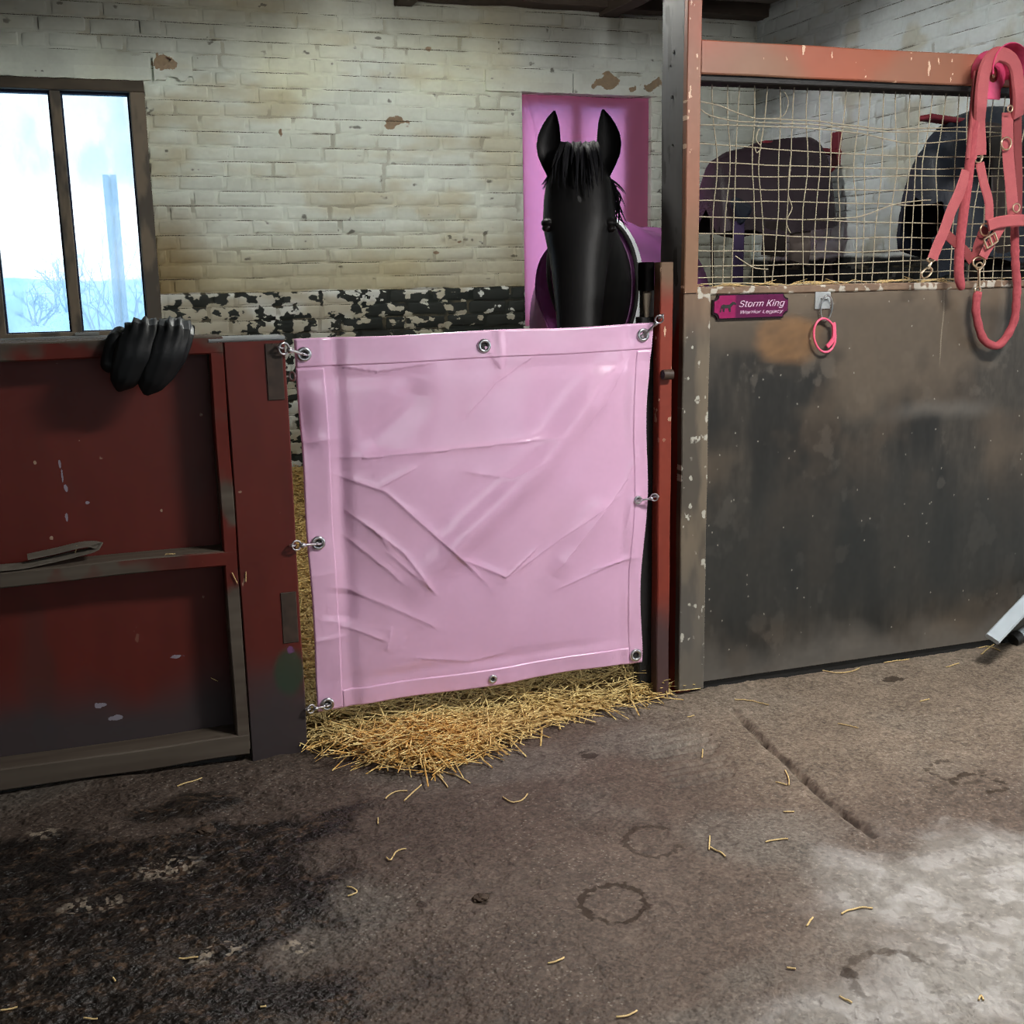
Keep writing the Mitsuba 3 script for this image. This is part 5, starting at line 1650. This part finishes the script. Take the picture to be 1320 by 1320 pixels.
WHERE = ['slanting straw just in front of the straw pile, right of the curved one', 'bent straw just in front of the straw pile', 'curved straw on the bare floor right of the straw pile', 'small v-shaped straw on the dark floor left of centre',
         'straw between the big round hoof print and the bottom edge', 'tiny upright straw below the front of the straw pile', 'long arm of the hooked straw below the straw pile', 'short arm of the hooked straw below the straw pile',
         'long pale bent straw at the left edge of the pale floor patch', 'short slanting straw left of the long bent one by the pale patch', 'short level straw right of the big round hoof print', 'upper of two level straws between the broken hoof ring and the groove',
         'lower of two level straws between the broken hoof ring and the groove', 'slanting arm of the angled straw right of the broken hoof ring', 'upright arm of the angled straw right of the broken hoof ring', 'bent straw at the bottom edge left of centre right',
         'upright arm of the angled straw beside the floor groove', 'level arm of the angled straw beside the floor groove', 'short straw on the brown floor above the double hoof print', 'long straw right of the top of the floor groove',
         'v-shaped straw at the bottom right on the pale patch', 'upright straw among the tamped grooves', 'short straw above the tamped grooves', 'straw lying across the top of the floor groove', 'yellow level straw on the wet floor at the left',
         'level straw at the bottom edge far left', 'straw at the left picture edge near the bottom', 'tiny slanting straw on the wet black floor', 'tiny straw at the bottom edge left of centre', 'straw lying under the bottom rail of the red partition',
         'bent straw at the foot of the dark partition, middle one', 'straw at the foot of the dark partition near the white plank', 'bent straw lying at the tip of the white plank', 'straw standing up against the tip of the white plank',
         'straw lying across the tip of the white plank', 'straw at the lower right left of the arched hoof print', 'straw along the foot of the dark partition, leftmost one', 'upper straw on the front edge of the straw pile',
         'lower straw on the front edge of the straw pile', 'long straw poking forward right from the pile', 'short straw poking forward from the pile']
for i, L in enumerate(LOOSE):
    key = thing('loose_straw', WHERE[i], 'straw', 'loose straws scattered on the floor')
    P = np.array([floor_at(*q, .006) for q in L])
    P[:, 2] = floor_height(P[:, 0], P[:, 1]) + .005
    P = spline(P, 12) if len(P) > 2 else np.array([P[0] + (P[1] - P[0]) * t for t in np.linspace(0, 1, 6)])
    P[:, 2] = floor_height(P[:, 0], P[:, 1]) + .004
    add(key, tube(P, .0022, 5), 'm_straw_loose', True)
for lab, (L, d) in zip(('left straw stuck on the stile of the red partition below the middle rail', 'right straw stuck on the red door post below the middle rail', 'straw standing up behind the folded webbing strap', 'bent straw lying on the middle rail of the red partition',
                        'straw lying on the bottom rail of the red partition', 'tiny straw stuck to the lower red panel'), (([(299, 738), (306, 752)], -.004), ([(317, 737), (317, 750)], -.006), ([(97, 713), (99, 703)], .05), ([(210, 720), (214, 714), (226, 714)], .02), ([(215, 971), (250, 962)], .03), ([(272, 874), (281, 878)], .095))):
    key = thing('loose_straw', lab, 'straw', 'straws on the red partition')
    P = np.array([at(*q, d) for q in L])
    add(key, tube(P if len(P) > 2 else np.array([P[0], P.mean(0), P[1]]), .0016, 5), 'm_straw_loose', True)
# clods
for (px, py), r, lab in (((620, 1155), .016, 'small dark mud clod in the middle of the floor'), ((266, 1071), .017, 'small dark mud clod on the rough wet concrete at the left')):
    key = thing('mud_clod', lab, 'mud')
    b = floor_at(px, py)
    s = trimesh.creation.icosphere(3, 1.0)
    s.vertices *= (r * (1 + .9 * (meshkit.fbm(s.vertices * 2.2 + px, 3, 2) - .5)))[:, None] * np.array([1.3, 1, .55])
    s.apply_translation((b[0], b[1], float(floor_height(np.array(b[0]), np.array(b[1]))) + r * .2))
    add(key, s, 'm_mud', True)
mat('m_mud', P_(proc(lambda p, n, uv: mix(S(48, 36, 26), S(70, 54, 40), fbm(p.x * 80, p.y * 80, p.z * 80, 2))), 0.8))

# ------------------------------------------------------------------ white plank and pipe at the right edge
k = thing('white_plank', 'white plank leaning against the dark partition at the right edge', 'plank')
a, b = floor_at(1277, 828, .012), at(1330, 770, -.11)
a = at(1279, 824, -.20)
d = (b - a) * 1.0
a2, b2 = a - np.array([0, 0, .0]), a + d * 2.3
sd = np.array([0, -1.0, .0])
add(k, strap([a2, (a2 + b2) / 2, b2], .055, .018, n=8, twist=np.tile([-.35, -.6, .7], (8, 1))), 'm_white_pvc', 30)
k = thing('white_pipe', 'white plastic pipe with a black collar lying at the right edge', 'pipe')
p0 = floor_at(1311, 822, .03)
dirp = np.array([.9, .12, .30])
dirp /= np.linalg.norm(dirp)
part(k, 'tube', tube([p0, p0 + dirp * .4], .022, 20), 'm_white_pvc', 40)
part(k, 'collar', tube([p0 - dirp * .022, p0 + dirp * .012], .0255, 20), 'm_dark', 40)

# ------------------------------------------------------------------ lamp over the aisle
k = thing('ceiling_lamp', 'bright panel lamp over the aisle', 'lamp')
lx, ly, lz = 2.45, -1.90, 2.80
part(k, 'housing', box(lx - .48, lx + .48, ly - .23, ly + .23, lz, lz + .05, .005), 'm_lamp_body')
add(k + '__diffuser', (np.array([[lx - .45, ly - .20, lz - .004], [lx - .45, ly + .20, lz - .004], [lx + .45, ly + .20, lz - .004], [lx + .45, ly - .20, lz - .004]]), np.array([[0, 1, 2, 3]])), 'm_lamp_body')
scene[k + '__diffuser']['emitter'] = {'type': 'area', 'radiance': {'type': 'rgb', 'value': [LAMP_MAIN * c_ for c_ in LAMP_COL]}}

k = thing('stall_fill', 'round fill lamp added out of view to brighten the horse box', 'lamp')  # added fill source, unseen, to brighten the walls of the box
bx_, by_, bz_ = 1.45, 1.05, 2.74
part(k, 'housing', box(bx_ - .13, bx_ + .13, by_ - .13, by_ + .13, bz_ + .09, bz_ + .21, .01), 'm_lamp_body')
add(k + '__globe', ball((bx_, by_, bz_), (.09, .09, .09), 2), 'm_lamp_body')
scene[k + '__globe']['emitter'] = {'type': 'area', 'radiance': {'type': 'rgb', 'value': [FILL_STALL * c_ for c_ in FILL_STALL_COL]}}
